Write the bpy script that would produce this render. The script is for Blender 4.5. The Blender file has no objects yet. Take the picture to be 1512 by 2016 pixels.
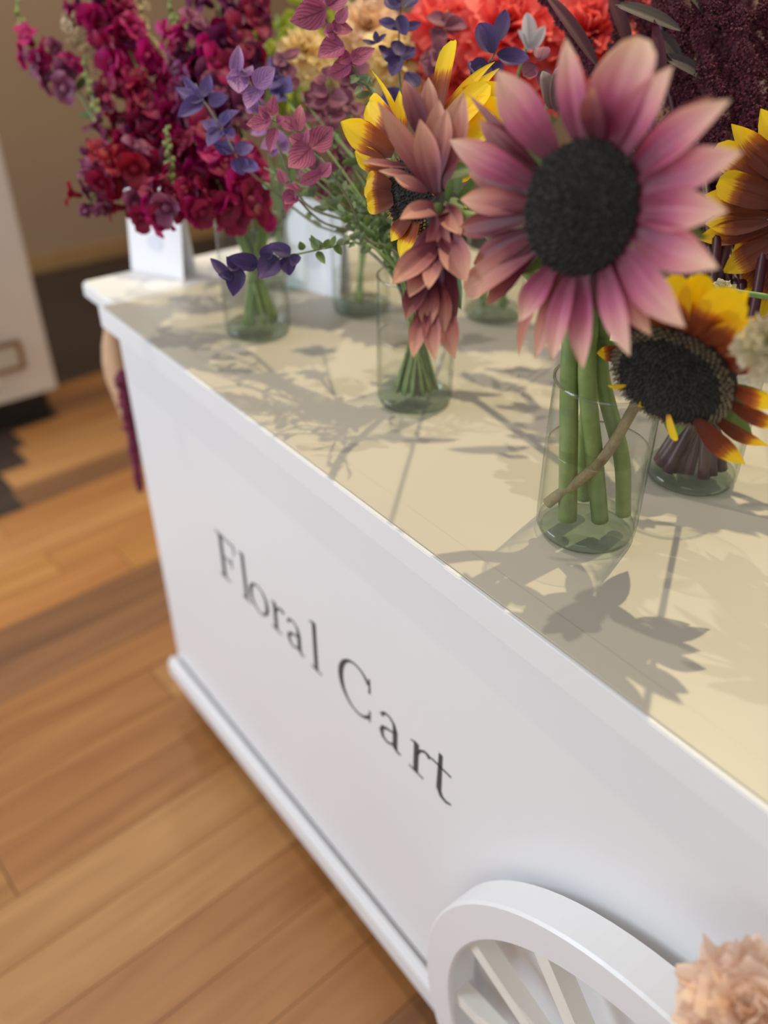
import bpy, bmesh, math, random
from mathutils import Vector, Matrix
from math import sin, cos, pi, radians, sqrt
random.seed(7)
SC = bpy.context.scene
COL = SC.collection

# ------------------------------------------------------------------ camera
IMG_W, IMG_H, FPX = 1512, 2016, 1700.0
PITCH, HEAD = radians(34.9), radians(142.4)
CAM = Vector((1.319, -0.451, 1.440))
FW = Vector((cos(HEAD)*cos(PITCH), sin(HEAD)*cos(PITCH), -sin(PITCH)))
RT = Vector((sin(HEAD), -cos(HEAD), 0))
UP = RT.cross(FW)
cd = bpy.data.cameras.new('camera'); cam = bpy.data.objects.new('camera', cd); COL.objects.link(cam)
cam.matrix_world = Matrix(((RT.x, UP.x, -FW.x, CAM.x), (RT.y, UP.y, -FW.y, CAM.y), (RT.z, UP.z, -FW.z, CAM.z), (0, 0, 0, 1)))
cd.sensor_fit = 'VERTICAL'; cd.sensor_height = 36; cd.lens = 36*FPX/IMG_H
cd.clip_start = .02
cd.dof.use_dof = True; cd.dof.focus_distance = .84; cd.dof.aperture_fstop = 2.0
SC.camera = cam
SC.cycles.transparent_max_bounces = 32

# ------------------------------------------------------------------ light
w = bpy.data.worlds.new('world'); SC.world = w; w.use_nodes = True
w.node_tree.nodes['Background'].inputs[0].default_value = (1.0, .985, .965, 1)
w.node_tree.nodes['Background'].inputs[1].default_value = .44
def aim(o, tgt):
    o.rotation_euler = (Vector(tgt)-o.location).to_track_quat('-Z', 'Y').to_euler()
def spot(name, loc, tgt, power, col, ang, rad):
    l = bpy.data.lights.new(name, 'SPOT'); l.energy = power; l.color = col; l.spot_size = radians(ang); l.spot_blend = .6
    l.shadow_soft_size = rad
    o = bpy.data.objects.new(name, l); COL.objects.link(o); o.location = loc; aim(o, tgt)
def area(name, loc, tgt, power, col, sx, sy):
    l = bpy.data.lights.new(name, 'AREA'); l.energy = power; l.color = col; l.shape = 'RECTANGLE'; l.size = sx; l.size_y = sy
    o = bpy.data.objects.new(name, l); COL.objects.link(o); o.location = loc; aim(o, tgt)
spot('ceiling_spot_back', (.55, 1.35, 3.3), (.6, .2, .92), 172, (1, .85, .52), 70, .018)
spot('ceiling_spot_end', (-.55, -.45, 3.4), (.6, .2, .92), 80, (1, .90, .78), 70, .018)
spot('ceiling_spot_far', (-1.2, .5, 2.75), (-1.9, .3, .6), 48, (1, .88, .72), 110, .05)
area('window_daylight', (-1.5, -2.7, 1.5), (.1, 0, .6), 82, (.76, .87, 1.0), 1.5, 1.8)
area('window_daylight_front', (2.6, -2.6, 2.4), (.9, .1, .9), 16, (1.0, .95, .90), 1.6, 1.4)
vs = SC.view_settings
vs.view_transform = 'Standard'; vs.look = 'None'; vs.gamma = 1; vs.use_curve_mapping = False; vs.exposure = 0.0

# ------------------------------------------------------------------ helpers
def ray(x, y): return FW + RT*((x-756)/FPX) + UP*((1008-y)/FPX)
def at(x, y, d): return CAM + ray(x, y)*d
def on(x, y, ax, val):
    r = ray(x, y); return CAM + r*((val-CAM[ax])/r[ax])
def on_plane(x, y, c, n):
    r = ray(x, y); return CAM + r*((c-CAM).dot(n)/r.dot(n))
def campx(x): return x/FPX
def lin(r, g, b):
    f = lambda c: (c/255/12.92 if c/255 <= .04045 else ((c/255+.055)/1.055)**2.4)
    return (f(r), f(g), f(b), 1)
def newmat(name):
    m = bpy.data.materials.new(name); m.use_nodes = True
    return m, m.node_tree.nodes, m.node_tree.links, m.node_tree.nodes['Principled BSDF']
def paint(name, col, rough=.5, var=.06, scale=6, bump=0, bscale=60, metal=0, coat=0):
    m, n, l, b = newmat(name)
    tc = n.new('ShaderNodeTexCoord'); nz = n.new('ShaderNodeTexNoise'); nz.inputs['Scale'].default_value = scale; nz.inputs['Detail'].default_value = 5
    l.new(tc.outputs['Object'], nz.inputs['Vector'])
    rp = n.new('ShaderNodeValToRGB')
    rp.color_ramp.elements[0].position = .3; rp.color_ramp.elements[1].position = .7
    c = col
    rp.color_ramp.elements[0].color = (c[0]*(1-var), c[1]*(1-var), c[2]*(1-var), 1)
    rp.color_ramp.elements[1].color = (min(1, c[0]*(1+var)), min(1, c[1]*(1+var)), min(1, c[2]*(1+var)), 1)
    l.new(nz.outputs['Fac'], rp.inputs['Fac']); l.new(rp.outputs['Color'], b.inputs['Base Color'])
    b.inputs['Roughness'].default_value = rough; b.inputs['Metallic'].default_value = metal
    if coat: b.inputs['Coat Weight'].default_value = coat
    if bump:
        n2 = n.new('ShaderNodeTexNoise'); n2.inputs['Scale'].default_value = bscale; n2.inputs['Detail'].default_value = 6
        l.new(tc.outputs['Object'], n2.inputs['Vector'])
        bp = n.new('ShaderNodeBump'); bp.inputs['Strength'].default_value = bump; bp.inputs['Distance'].default_value = .002
        l.new(n2.outputs['Fac'], bp.inputs['Height']); l.new(bp.outputs['Normal'], b.inputs['Normal'])
    return m
def petal_mat(name, stops, streak=.25, su=14, trans=.25, rough=.55, vein=None, vstr=.6, sv=1.2, bump=.25):
    """colour runs along the petal (UV v), streaked lengthwise; optional branching veins"""
    m, n, l, b = newmat(name)
    uv = n.new('ShaderNodeUVMap'); sp = n.new('ShaderNodeSeparateXYZ'); l.new(uv.outputs['UV'], sp.inputs[0])
    mp = n.new('ShaderNodeMapping'); mp.inputs['Scale'].default_value = (su, sv, 1); l.new(uv.outputs['UV'], mp.inputs['Vector'])
    oi = n.new('ShaderNodeObjectInfo'); ml = n.new('ShaderNodeMath'); ml.operation = 'MULTIPLY'; ml.inputs[1].default_value = 37
    l.new(oi.outputs['Random'], ml.inputs[0])
    nz = n.new('ShaderNodeTexNoise'); nz.noise_dimensions = '4D'; nz.inputs['Scale'].default_value = 1; nz.inputs['Detail'].default_value = 3
    l.new(mp.outputs['Vector'], nz.inputs['Vector']); l.new(ml.outputs[0], nz.inputs['W'])
    ad = n.new('ShaderNodeMath'); ad.operation = 'MULTIPLY_ADD'; ad.inputs[1].default_value = streak*2
    l.new(nz.outputs['Fac'], ad.inputs[0])
    sb = n.new('ShaderNodeMath'); sb.operation = 'SUBTRACT'; l.new(sp.outputs['Y'], sb.inputs[0]); sb.inputs[1].default_value = streak
    l.new(sb.outputs[0], ad.inputs[2])
    rp = n.new('ShaderNodeValToRGB'); els = rp.color_ramp.elements
    while len(els) < len(stops): els.new(.5)
    for e, (p, c) in zip(els, stops): e.position = p; e.color = c
    l.new(ad.outputs[0], rp.inputs['Fac'])
    out = rp.outputs['Color']
    if vein:
        # feathered side veins: sine of (v - |u-.5|) plus a midrib
        du = n.new('ShaderNodeMath'); du.operation = 'SUBTRACT'; l.new(sp.outputs['X'], du.inputs[0]); du.inputs[1].default_value = .5
        ab = n.new('ShaderNodeMath'); ab.operation = 'ABSOLUTE'; l.new(du.outputs[0], ab.inputs[0])
        k = n.new('ShaderNodeMath'); k.operation = 'MULTIPLY_ADD'; l.new(ab.outputs[0], k.inputs[0]); k.inputs[1].default_value = -1.3; l.new(sp.outputs['Y'], k.inputs[2])
        k3 = n.new('ShaderNodeMath'); k3.operation = 'MULTIPLY_ADD'; l.new(nz.outputs['Fac'], k3.inputs[0]); k3.inputs[1].default_value = .14; l.new(k.outputs[0], k3.inputs[2])
        k2 = n.new('ShaderNodeMath'); k2.operation = 'MULTIPLY'; l.new(k3.outputs[0], k2.inputs[0]); k2.inputs[1].default_value = 36
        sn = n.new('ShaderNodeMath'); sn.operation = 'SINE'; l.new(k2.outputs[0], sn.inputs[0])
        g = n.new('ShaderNodeMapRange'); l.new(sn.outputs[0], g.inputs['Value']); g.inputs['From Min'].default_value = .55; g.inputs['From Max'].default_value = .95
        mr = n.new('ShaderNodeMapRange'); l.new(ab.outputs[0], mr.inputs['Value']); mr.inputs['From Min'].default_value = .05; mr.inputs['From Max'].default_value = .015
        mx = n.new('ShaderNodeMath'); mx.operation = 'MAXIMUM'; l.new(g.outputs[0], mx.inputs[0]); l.new(mr.outputs[0], mx.inputs[1])
        ms = n.new('ShaderNodeMath'); ms.operation = 'MULTIPLY'; l.new(mx.outputs[0], ms.inputs[0]); ms.inputs[1].default_value = vstr
        mc = n.new('ShaderNodeMix'); mc.data_type = 'RGBA'; l.new(ms.outputs[0], mc.inputs['Factor']); l.new(out, mc.inputs['A']); mc.inputs['B'].default_value = vein
        out = mc.outputs['Result']
    l.new(out, b.inputs['Base Color']); b.inputs['Roughness'].default_value = rough
    if bump:
        bp = n.new('ShaderNodeBump'); bp.inputs['Strength'].default_value = bump; bp.inputs['Distance'].default_value = .0012
        l.new(nz.outputs['Fac'], bp.inputs['Height']); l.new(bp.outputs['Normal'], b.inputs['Normal'])
    if trans:
        tr = n.new('ShaderNodeBsdfTranslucent'); l.new(out, tr.inputs['Color'])
        mxs = n.new('ShaderNodeMixShader'); mxs.inputs[0].default_value = trans
        o = n['Material Output']; l.new(b.outputs[0], mxs.inputs[1]); l.new(tr.outputs[0], mxs.inputs[2]); l.new(mxs.outputs[0], o.inputs['Surface'])
    return m
def glass_mat(name, tint, edge, refl=1.0):
    """thin clear wall: see-through with a Fresnel mirror and a tint that deepens at grazing angles"""
    m, n, l, b = newmat(name); n.remove(b)
    lw = n.new('ShaderNodeLayerWeight'); lw.inputs['Blend'].default_value = .5
    rp = n.new('ShaderNodeValToRGB'); rp.color_ramp.elements[0].color = tint; rp.color_ramp.elements[1].color = edge
    rp.color_ramp.elements[0].position = .55; rp.color_ramp.elements[1].position = .98
    l.new(lw.outputs['Facing'], rp.inputs['Fac'])
    tr = n.new('ShaderNodeBsdfTransparent'); l.new(rp.outputs['Color'], tr.inputs['Color'])
    gl = n.new('ShaderNodeBsdfGlossy'); gl.inputs['Roughness'].default_value = .03
    pw = n.new('ShaderNodeMath'); pw.operation = 'POWER'; pw.inputs[1].default_value = 4.5; l.new(lw.outputs['Facing'], pw.inputs[0])
    ml = n.new('ShaderNodeMath'); ml.operation = 'MULTIPLY_ADD'; ml.inputs[1].default_value = .7*refl; ml.inputs[2].default_value = .045*refl; l.new(pw.outputs[0], ml.inputs[0])
    mx = n.new('ShaderNodeMixShader'); l.new(ml.outputs[0], mx.inputs[0]); l.new(tr.outputs[0], mx.inputs[1]); l.new(gl.outputs[0], mx.inputs[2])
    l.new(mx.outputs[0], n['Material Output'].inputs['Surface'])
    return m

def tag(o, label=None, cat=None, group=None, kind=None):
    if label: o['label'] = label
    if cat: o['category'] = cat
    if group: o['group'] = group
    if kind: o['kind'] = kind
    return o
def thing(name, loc, label, cat, group=None):
    o = bpy.data.objects.new(name, None); COL.objects.link(o); o.location = loc; o.empty_display_size = .02
    return tag(o, label, cat, group)
def root_loc(p):
    v = Vector((0, 0, 0))
    while p: v += p.location; p = p.parent
    return v
def mk(name, verts, faces, mat, parent=None, smooth=True, uvs=None):
    """verts in world space; the object sits at its parent's origin"""
    off = root_loc(parent)
    me = bpy.data.meshes.new(name); me.from_pydata([tuple(Vector(v)-off) for v in verts], [], faces); me.update()
    if uvs:
        ul = me.uv_layers.new(name='UVMap')
        for lp in me.loops: ul.data[lp.index].uv = uvs[lp.vertex_index]
    if smooth: me.polygons.foreach_set('use_smooth', [True]*len(me.polygons))
    me.materials.append(mat)
    o = bpy.data.objects.new(name, me); COL.objects.link(o)
    if parent: o.parent = parent
    return o
def inst(name, me, M, parent):
    o = bpy.data.objects.new(name, me); COL.objects.link(o); o.parent = parent
    o.matrix_local = Matrix.Translation(-root_loc(parent)) @ M
    return o
def box(name, lo, hi, mat, parent=None, bev=.003):
    bm = bmesh.new(); lo, hi = Vector(lo), Vector(hi); off = root_loc(parent)
    bmesh.ops.create_cube(bm, size=1)
    for v in bm.verts: v.co = Vector((lo[i]+(v.co[i]+.5)*(hi[i]-lo[i]) for i in range(3)))-off
    if bev: bmesh.ops.bevel(bm, geom=bm.edges[:], offset=bev, segments=2, affect='EDGES', clamp_overlap=True)
    me = bpy.data.meshes.new(name); bm.to_mesh(me); bm.free(); me.materials.append(mat)
    o = bpy.data.objects.new(name, me); COL.objects.link(o)
    if parent: o.parent = parent
    return o
def prism(name, prof, y0, y1, mat, parent):
    pass
def bez(pts, n):
    """Catmull-Rom through points"""
    P = [Vector(p) for p in pts]; P = [P[0]*2-P[1]]+P+[P[-1]*2-P[-2]]; out = []
    for i in range(1, len(P)-2):
        for k in range(n):
            t = k/n; a, b, c, d = P[i-1:i+3]
            out.append(.5*((2*b)+(c-a)*t+(2*a-5*b+4*c-d)*t*t+(3*b-a-3*c+d)*t**3))
    out.append(P[-2]); return out
def tube_geo(path, rad, seg=7, V=None, Fc=None):
    V = [] if V is None else V; Fc = [] if Fc is None else Fc; b0 = len(V); n = len(path)
    ref = Vector((.3, .9, .1)).normalized()
    for i, p in enumerate(path):
        t = (path[min(i+1, n-1)]-path[max(i-1, 0)]).normalized()
        a = t.cross(ref); a = a.normalized() if a.length > 1e-4 else Vector((1, 0, 0)); b = t.cross(a)
        r = rad(i/(n-1)) if callable(rad) else rad
        for k in range(seg):
            an = 2*pi*k/seg; V.append(p+a*(cos(an)*r)+b*(sin(an)*r))
    for i in range(n-1):
        for k in range(seg):
            k2 = (k+1) % seg; Fc.append((b0+i*seg+k, b0+i*seg+k2, b0+(i+1)*seg+k2, b0+(i+1)*seg+k))
    Fc.append(tuple(b0+k for k in range(seg))[::-1]); Fc.append(tuple(b0+(n-1)*seg+k for k in range(seg)))
    return V, Fc
def tube(name, path, rad, mat, parent, seg=7, n=6):
    V, Fc = tube_geo(bez(path, n), rad, seg); return mk(name, V, Fc, mat, parent)
def lathe(name, prof, c, mat, parent, seg=40):
    V, Fc = [], []
    for (r, z) in prof:
        for k in range(seg):
            a = 2*pi*k/seg; V.append(Vector((c[0]+r*cos(a), c[1]+r*sin(a), c[2]+z)))
    for i in range(len(prof)-1):
        for k in range(seg):
            k2 = (k+1) % seg; Fc.append((i*seg+k, i*seg+k2, (i+1)*seg+k2, (i+1)*seg+k))
    return mk(name, V, Fc, mat, parent)
RAY = [(0, .36), (.12, .58), (.3, .86), (.5, 1), (.66, .92), (.80, .66), (.91, .33), (1, .03)]
OVAL = [(0, .12), (.1, .55), (.25, .88), (.45, 1), (.65, .93), (.82, .68), (.93, .38), (1, .05)]
HEART = [(0, .25), (.08, .72), (.22, .98), (.4, 1), (.6, .85), (.8, .52), (.93, .22), (1, .03)]
BLUNT = [(0, .45), (.15, .72), (.4, .95), (.7, 1), (.88, .9), (.97, .6), (1, .3)]
RUFF = [(0, .12), (.25, .4), (.55, .8), (.8, 1), (.95, .98), (1, .9)]
def prof_at(t, P):
    for (a, x), (b, y) in zip(P, P[1:]):
        if t <= b: return x+(y-x)*(t-a)/(b-a)
    return P[-1][1]
def petal_geo(base, tip, width, nrm, bulge=.12, fold=.25, prof=RAY, curl=0, ruffle=0, twist=0, nv=10, nu=6, rng=random, notch=0):
    base, tip = Vector(base), Vector(tip); L = (tip-base).length; nrm = Vector(nrm).normalized()
    ax = (tip-base).normalized(); nrm = (nrm-ax*nrm.dot(ax)).normalized()
    c1 = base.lerp(tip, .5)+nrm*(bulge*L); c2 = tip+nrm*(curl*L)
    V, UV, Fc = [], [], []; ph = rng.uniform(0, 6.28); ph2 = rng.uniform(0, 6.28)
    pts = []
    for j in range(nv+1):
        t = j/nv; p = base*(1-t)**2+c1*(2*t*(1-t))+tip*t*t + nrm*(curl*L*t**4); pts.append(p)
    for j in range(nv+1):
        t = j/nv; tg = (pts[min(j+1, nv)]-pts[max(j-1, 0)]).normalized()
        s = tg.cross(nrm).normalized(); n2 = s.cross(tg)
        if twist: s = (Matrix.Rotation(twist*t, 3, tg) @ s); n2 = s.cross(tg)
        hw = width*.5*prof_at(t, prof)
        for i in range(nu+1):
            u = 2*i/nu-1
            h = fold*hw*(u*u-.4) + .05*hw*cos(u*7+ph) + ruffle*width*t*t*sin(u*7+ph2+t*3)*(.3+.7*abs(u))
            p = pts[j]+s*(u*hw)+n2*h
            if notch and t > .9: p = p-tg*(notch*L*abs(sin(u*4+ph)))
            V.append(p); UV.append(((u+1)/2, t))
    for j in range(nv):
        for i in range(nu):
            a = j*(nu+1)+i; Fc.append((a, a+1, a+nu+2, a+nu+1))
    return V, Fc, UV
def petal(name, parent, mat, *a, **k):
    V, Fc, UV = petal_geo(*a, **k); return mk(name, V, Fc, mat, parent, uvs=UV)
def merge(parts):
    V, Fc, UV = [], [], []
    for v, f, u in parts:
        b = len(V); V += list(v); UV += list(u); Fc += [tuple(i+b for i in q) for q in f]
    return V, Fc, UV
def mesh_of(name, parts, mat):
    V, Fc, UV = merge(parts)
    me = bpy.data.meshes.new(name); me.from_pydata([tuple(v) for v in V], [], Fc); me.update()
    ul = me.uv_layers.new(name='UVMap')
    for lp in me.loops: ul.data[lp.index].uv = UV[lp.vertex_index]
    me.polygons.foreach_set('use_smooth', [True]*len(me.polygons)); me.materials.append(mat); return me
def basis(z, y=None):
    z = Vector(z).normalized(); y = Vector(y) if y else Vector((.12, .3, 1))
    x = y.cross(z); x = x.normalized() if x.length > 1e-4 else Vector((1, 0, 0)); y = z.cross(x)
    return Matrix(((x.x, y.x, z.x, 0), (x.y, y.y, z.y, 0), (x.z, y.z, z.z, 0), (0, 0, 0, 1)))
def rnd(a, b): return random.uniform(a, b)
TOCAM = lambda p: (CAM-Vector(p)).normalized()
def viewvec(p, r, u, c):
    v = TOCAM(p); x = (RT-v*RT.dot(v)).normalized(); y = v.cross(x); return (x*r+y*u+v*c).normalized()
def camvec(r, u, c): return (RT*r+UP*u-FW*c).normalized()

# ------------------------------------------------------------------ materials
M = {}
M['white'] = paint('white_gloss_paint', lin(231, 231, 232), .38, .015, 3, .12, 40)
M['top'] = paint('cream_table_paint', lin(202, 194, 177), .42, .025, 4, .1, 30)
M['cream_paint'] = paint('cream_wheel_paint', lin(238, 234, 224), .45, .03, 8, .25, 25)
M['ink'] = paint('grey_lettering', lin(70, 70, 72), .6, .03)
M['wall'] = paint('tan_wall_paint', lin(170, 140, 108), .8, .05, 1.2, .1, 30)
M['ledge'] = paint('golden_wood_trim', lin(176, 134, 84), .5, .1, 5)
M['dark'] = paint('dark_floor_board', lin(66, 54, 48), .45, .12, 3)
M['gap'] = paint('floor_joint', lin(60, 42, 28), .8, .1)
M['card'] = paint('white_card', lin(240, 241, 246), .6, .01)
M['cardmark'] = paint('pale_blue_print', lin(222, 226, 238), .6, .03)
M['brass'] = paint('aged_brass', lin(150, 124, 84), .4, .15, 20, metal=.6)
M['plate'] = paint('ivory_plate', lin(205, 196, 176), .5, .05)
M['cab'] = paint('warm_white_cabinet', lin(226, 216, 204), .5, .03, 3)
M['black'] = paint('black_plinth', lin(36, 33, 32), .6, .1)
M['kraft'] = paint('kraft_paper', lin(196, 160, 124), .75, .08, 12, .3, 20)
M['metal'] = paint('galvanised_steel', lin(160, 164, 168), .35, .1, 12, metal=.9)
M['rubber'] = paint('black_rubber', lin(30, 30, 30), .6, .1)
def wood(name, c1, c2):
    m, n, l, b = newmat(name)
    tc = n.new('ShaderNodeTexCoord'); mp = n.new('ShaderNodeMapping'); mp.inputs['Scale'].default_value = (16, 1.1, 8)
    l.new(tc.outputs['Object'], mp.inputs['Vector'])
    oi = n.new('ShaderNodeObjectInfo'); ml = n.new('ShaderNodeMath'); ml.operation = 'MULTIPLY'; ml.inputs[1].default_value = 51; l.new(oi.outputs['Random'], ml.inputs[0])
    nz = n.new('ShaderNodeTexNoise'); nz.noise_dimensions = '4D'; nz.inputs['Scale'].default_value = 1.3; nz.inputs['Detail'].default_value = 7; nz.inputs['Distortion'].default_value = 1.2
    l.new(mp.outputs['Vector'], nz.inputs['Vector']); l.new(ml.outputs[0], nz.inputs['W'])
    rp = n.new('ShaderNodeValToRGB'); rp.color_ramp.elements[0].position = .3; rp.color_ramp.elements[1].position = .72
    rp.color_ramp.elements[0].color = c1; rp.color_ramp.elements[1].color = c2
    l.new(nz.outputs['Fac'], rp.inputs['Fac']); l.new(rp.outputs['Color'], b.inputs['Base Color']); b.inputs['Roughness'].default_value = .42
    return m
WOODS = [wood('oak_gold', lin(151, 101, 51), lin(187, 136, 76)), wood('oak_amber', lin(150, 96, 51), lin(180, 126, 72)),
         wood('oak_brown', lin(128, 86, 55), lin(157, 110, 70)), wood('oak_dark', lin(110, 75, 49), lin(138, 97, 63)),
         wood('oak_pale', lin(163, 112, 64), lin(193, 142, 87))]
DWOOD = wood('walnut_dark', lin(46, 38, 34), lin(72, 58, 50))
M['glass'] = glass_mat('clear_glass', (.975, .985, .98, 1), (.62, .70, .68, 1), 1.0)
M['glassbase'] = glass_mat('glass_bottom', (.80, .86, .83, 1), (.38, .46, .43, 1), 1.0)
M['rim'] = glass_mat('glass_rim', (.86, .90, .88, 1), (.5, .58, .55, 1), 2.2)
M['water'] = glass_mat('vase_water', (.965, .97, .945, 1), (.80, .82, .74, 1), .8)
M['stem'] = paint('green_stem', lin(120, 146, 84), .5, .16, 60)
M['stem2'] = paint('bright_green_stem', lin(116, 136, 74), .5, .18, 60, .2, 120)
M['fuzzy'] = paint('hairy_brown_stem', lin(140, 124, 88), .8, .25, 90, .8, 300)
M['wine_stem'] = paint('wine_stem', lin(62, 18, 34), .45, .18, 40)
M['plumstem'] = paint('plum_tail', lin(120, 34, 72), .7, .3, 60)
M['dstem'] = paint('dusky_stem', lin(108, 112, 88), .5, .15, 60)
M['leaf'] = petal_mat('green_leaf', [(0, lin(78, 104, 56)), (1, lin(112, 136, 76))], .2, 6, .25)
M['sage'] = petal_mat('sage_leaf', [(0, lin(92, 112, 78)), (1, lin(130, 148, 112))], .2, 6, .25)
M['lime'] = petal_mat('lime_leaf', [(0, lin(140, 160, 40)), (1, lin(196, 204, 70))], .2, 6, .35)
M['dleaf'] = petal_mat('dark_leaf', [(0, lin(52, 40, 42)), (1, lin(78, 66, 66))], .2, 6, .15)
M['wleaf'] = petal_mat('wine_leaf', [(0, lin(64, 22, 38)), (1, lin(96, 36, 56))], .2, 6, .2)
M['rose'] = petal_mat('dusty_rose_petal', [(0, lin(84, 24, 42)), (.28, lin(128, 42, 74)), (.47, lin(172, 80, 112)), (.66, lin(204, 132, 136)), (1, lin(232, 192, 162))], .18, 6, .2)
M['rose2'] = petal_mat('copper_rose_petal', [(0, lin(88, 30, 42)), (.3, lin(130, 58, 70)), (.55, lin(182, 112, 104)), (1, lin(226, 172, 144))], .18, 6, .2)
M['rose3'] = petal_mat('plum_rose_petal', [(0, lin(66, 20, 32)), (.45, lin(102, 38, 56)), (.78, lin(142, 78, 80)), (1, lin(190, 132, 108))], .16, 7, .22)
M['bicol'] = petal_mat('red_yellow_petal', [(0, lin(112, 44, 14)), (.40, lin(142, 60, 14)), (.52, lin(200, 116, 12)), (.60, lin(250, 204, 10)), (1, lin(255, 222, 20))], .14, 22, .3, sv=.8)
M['bicol2'] = petal_mat('mahogany_petal', [(0, lin(92, 32, 12)), (.55, lin(116, 44, 14)), (.68, lin(176, 96, 14)), (.76, lin(246, 196, 14)), (1, lin(255, 216, 24))], .12, 22, .3, sv=.8)
M['yel'] = petal_mat('yellow_petal', [(0, lin(190, 96, 12)), (.2, lin(250, 200, 10)), (1, lin(255, 222, 30))], .1, 18, .35)
M['disc'] = paint('dark_flower_disc', lin(28, 28, 25), .85, .2, 60, .5, 200)
M['disc2'] = paint('brown_flower_disc', lin(36, 26, 22), .85, .25, 60, .5, 200)
M['seed'] = paint('disc_florets', lin(36, 34, 30), .8, .3, 150)
M['seedy'] = paint('pollen_florets', lin(176, 146, 84), .8, .3, 150)
M['seedg'] = paint('grey_tan_florets', lin(120, 108, 84), .8, .4, 150)
M['calyx'] = paint('green_calyx', lin(104, 122, 70), .6, .15, 40)
PINKV, VIOV = lin(108, 28, 68), lin(84, 44, 100)
M['pbract'] = petal_mat('pink_veined_bract', [(0, lin(160, 70, 112)), (.6, lin(190, 100, 136)), (1, lin(206, 122, 150))], .15, 5, .35, vein=PINKV, vstr=.75)
M['vbract'] = petal_mat('lilac_veined_bract', [(0, lin(142, 96, 160)), (.6, lin(172, 124, 186)), (1, lin(206, 160, 206))], .15, 5, .35, vein=VIOV, vstr=.6)
M['bbract'] = petal_mat('violet_bract', [(0, lin(82, 66, 122)), (.6, lin(104, 84, 150)), (1, lin(124, 96, 160))], .15, 5, .3, vein=lin(60, 44, 100), vstr=.5)
M['dbract'] = petal_mat('deep_purple_bract', [(0, lin(52, 36, 84)), (.6, lin(70, 48, 108)), (1, lin(90, 62, 128))], .2, 8, .25, vein=lin(40, 26, 70), vstr=.4)
M['mbract'] = petal_mat('mauve_bract', [(0, lin(126, 66, 90)), (.6, lin(158, 94, 116)), (1, lin(178, 116, 132))], .15, 5, .35, vein=lin(98, 44, 72), vstr=.5)
M['magenta'] = petal_mat('magenta_snapdragon', [(0, lin(136, 8, 80)), (.5, lin(178, 6, 98)), (1, lin(190, 26, 118))], .2, 3, .35)
M['crimson'] = petal_mat('crimson_snapdragon', [(0, lin(100, 6, 46)), (.5, lin(140, 4, 60)), (1, lin(152, 18, 80))], .2, 3, .35)
M['red'] = petal_mat('red_snapdragon', [(0, lin(114, 6, 28)), (.5, lin(152, 4, 38)), (1, lin(156, 14, 54))], .2, 3, .35)
M['plum'] = petal_mat('plum_snapdragon', [(0, lin(78, 20, 60)), (.5, lin(100, 22, 76)), (1, lin(128, 50, 104))], .2, 3, .3)
M['dusk'] = petal_mat('dusky_snapdragon', [(0, lin(96, 30, 66)), (.5, lin(122, 50, 88)), (1, lin(158, 88, 122))], .2, 3, .3)
M['creamf'] = petal_mat('straw_floret', [(0, lin(176, 152, 118)), (1, lin(226, 208, 172))], .2, 3, .35)
M['bud'] = petal_mat('green_bud', [(0, lin(110, 128, 70)), (1, lin(176, 186, 120))], .2, 4, .3)
M['coral'] = petal_mat('coral_petal', [(0, lin(214, 52, 60)), (.6, lin(240, 84, 84)), (1, lin(250, 122, 112))], .15, 3, .35)
M['peach'] = petal_mat('peach_petal', [(0, lin(226, 176, 130)), (.6, lin(240, 206, 164)), (1, lin(248, 220, 188))], .15, 3, .35)
M['creamp'] = petal_mat('cream_petal', [(0, lin(226, 190, 120)), (.6, lin(242, 216, 150)), (1, lin(248, 228, 180))], .15, 3, .35)
M['blush'] = petal_mat('blush_petal', [(0, lin(222, 178, 146)), (.6, lin(240, 208, 182)), (1, lin(246, 220, 200))], .15, 3, .35)
M['hotpink'] = petal_mat('pink_petal', [(0, lin(220, 80, 110)), (1, lin(248, 140, 150))], .15, 3, .35)
M['greenw'] = petal_mat('green_white_petal', [(0, lin(146, 156, 96)), (.6, lin(196, 188, 146)), (1, lin(218, 206, 176))], .15, 3, .35)
M['whitep'] = petal_mat('white_petal', [(0, lin(190, 190, 196)), (1, lin(232, 234, 242))], .1, 3, .35)
M['taupe'] = petal_mat('taupe_petal', [(0, lin(120, 92, 96)), (.8, lin(150, 126, 126)), (1, lin(226, 214, 204))], .1, 3, .35)
M['amar'] = paint('amaranth_plume', lin(84, 26, 46), .8, .5, 260)
M['amar2'] = paint('amaranth_core', lin(48, 16, 28), .8, .3, 80)

# ------------------------------------------------------------------ room
TOP = .92
floor = box('floor', (-2.95, -2.6, -.05), (2.6, 2.9, -.012), M['gap'], None, 0); tag(floor, 'oak plank floor of golden and brown boards', 'floor', kind='structure')
floor_label = None
ROTF = radians(3.4)
def plank_mesh(wd, ln, mat):
    bm = bmesh.new(); bmesh.ops.create_cube(bm, size=1)
    for v in bm.verts: v.co = Vector((v.co.x*wd, v.co.y*ln, (v.co.z-.5)*.012))
    me = bpy.data.meshes.new('plank'); bm.to_mesh(me); bm.free(); me.materials.append(mat); return me
PW = .118; pm = {}
rf = random.Random(21)
dark_end = {}
for (px, py) in [(112, 810), (84, 842), (38, 870), (52, 903), (8, 934), (22, 966)]:
    q = on(px, py, 2, 0); q = Vector((q.x*cos(ROTF)+q.y*sin(ROTF), -q.x*sin(ROTF)+q.y*cos(ROTF), 0)); dark_end[round(q.x/PW)] = q.y
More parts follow.
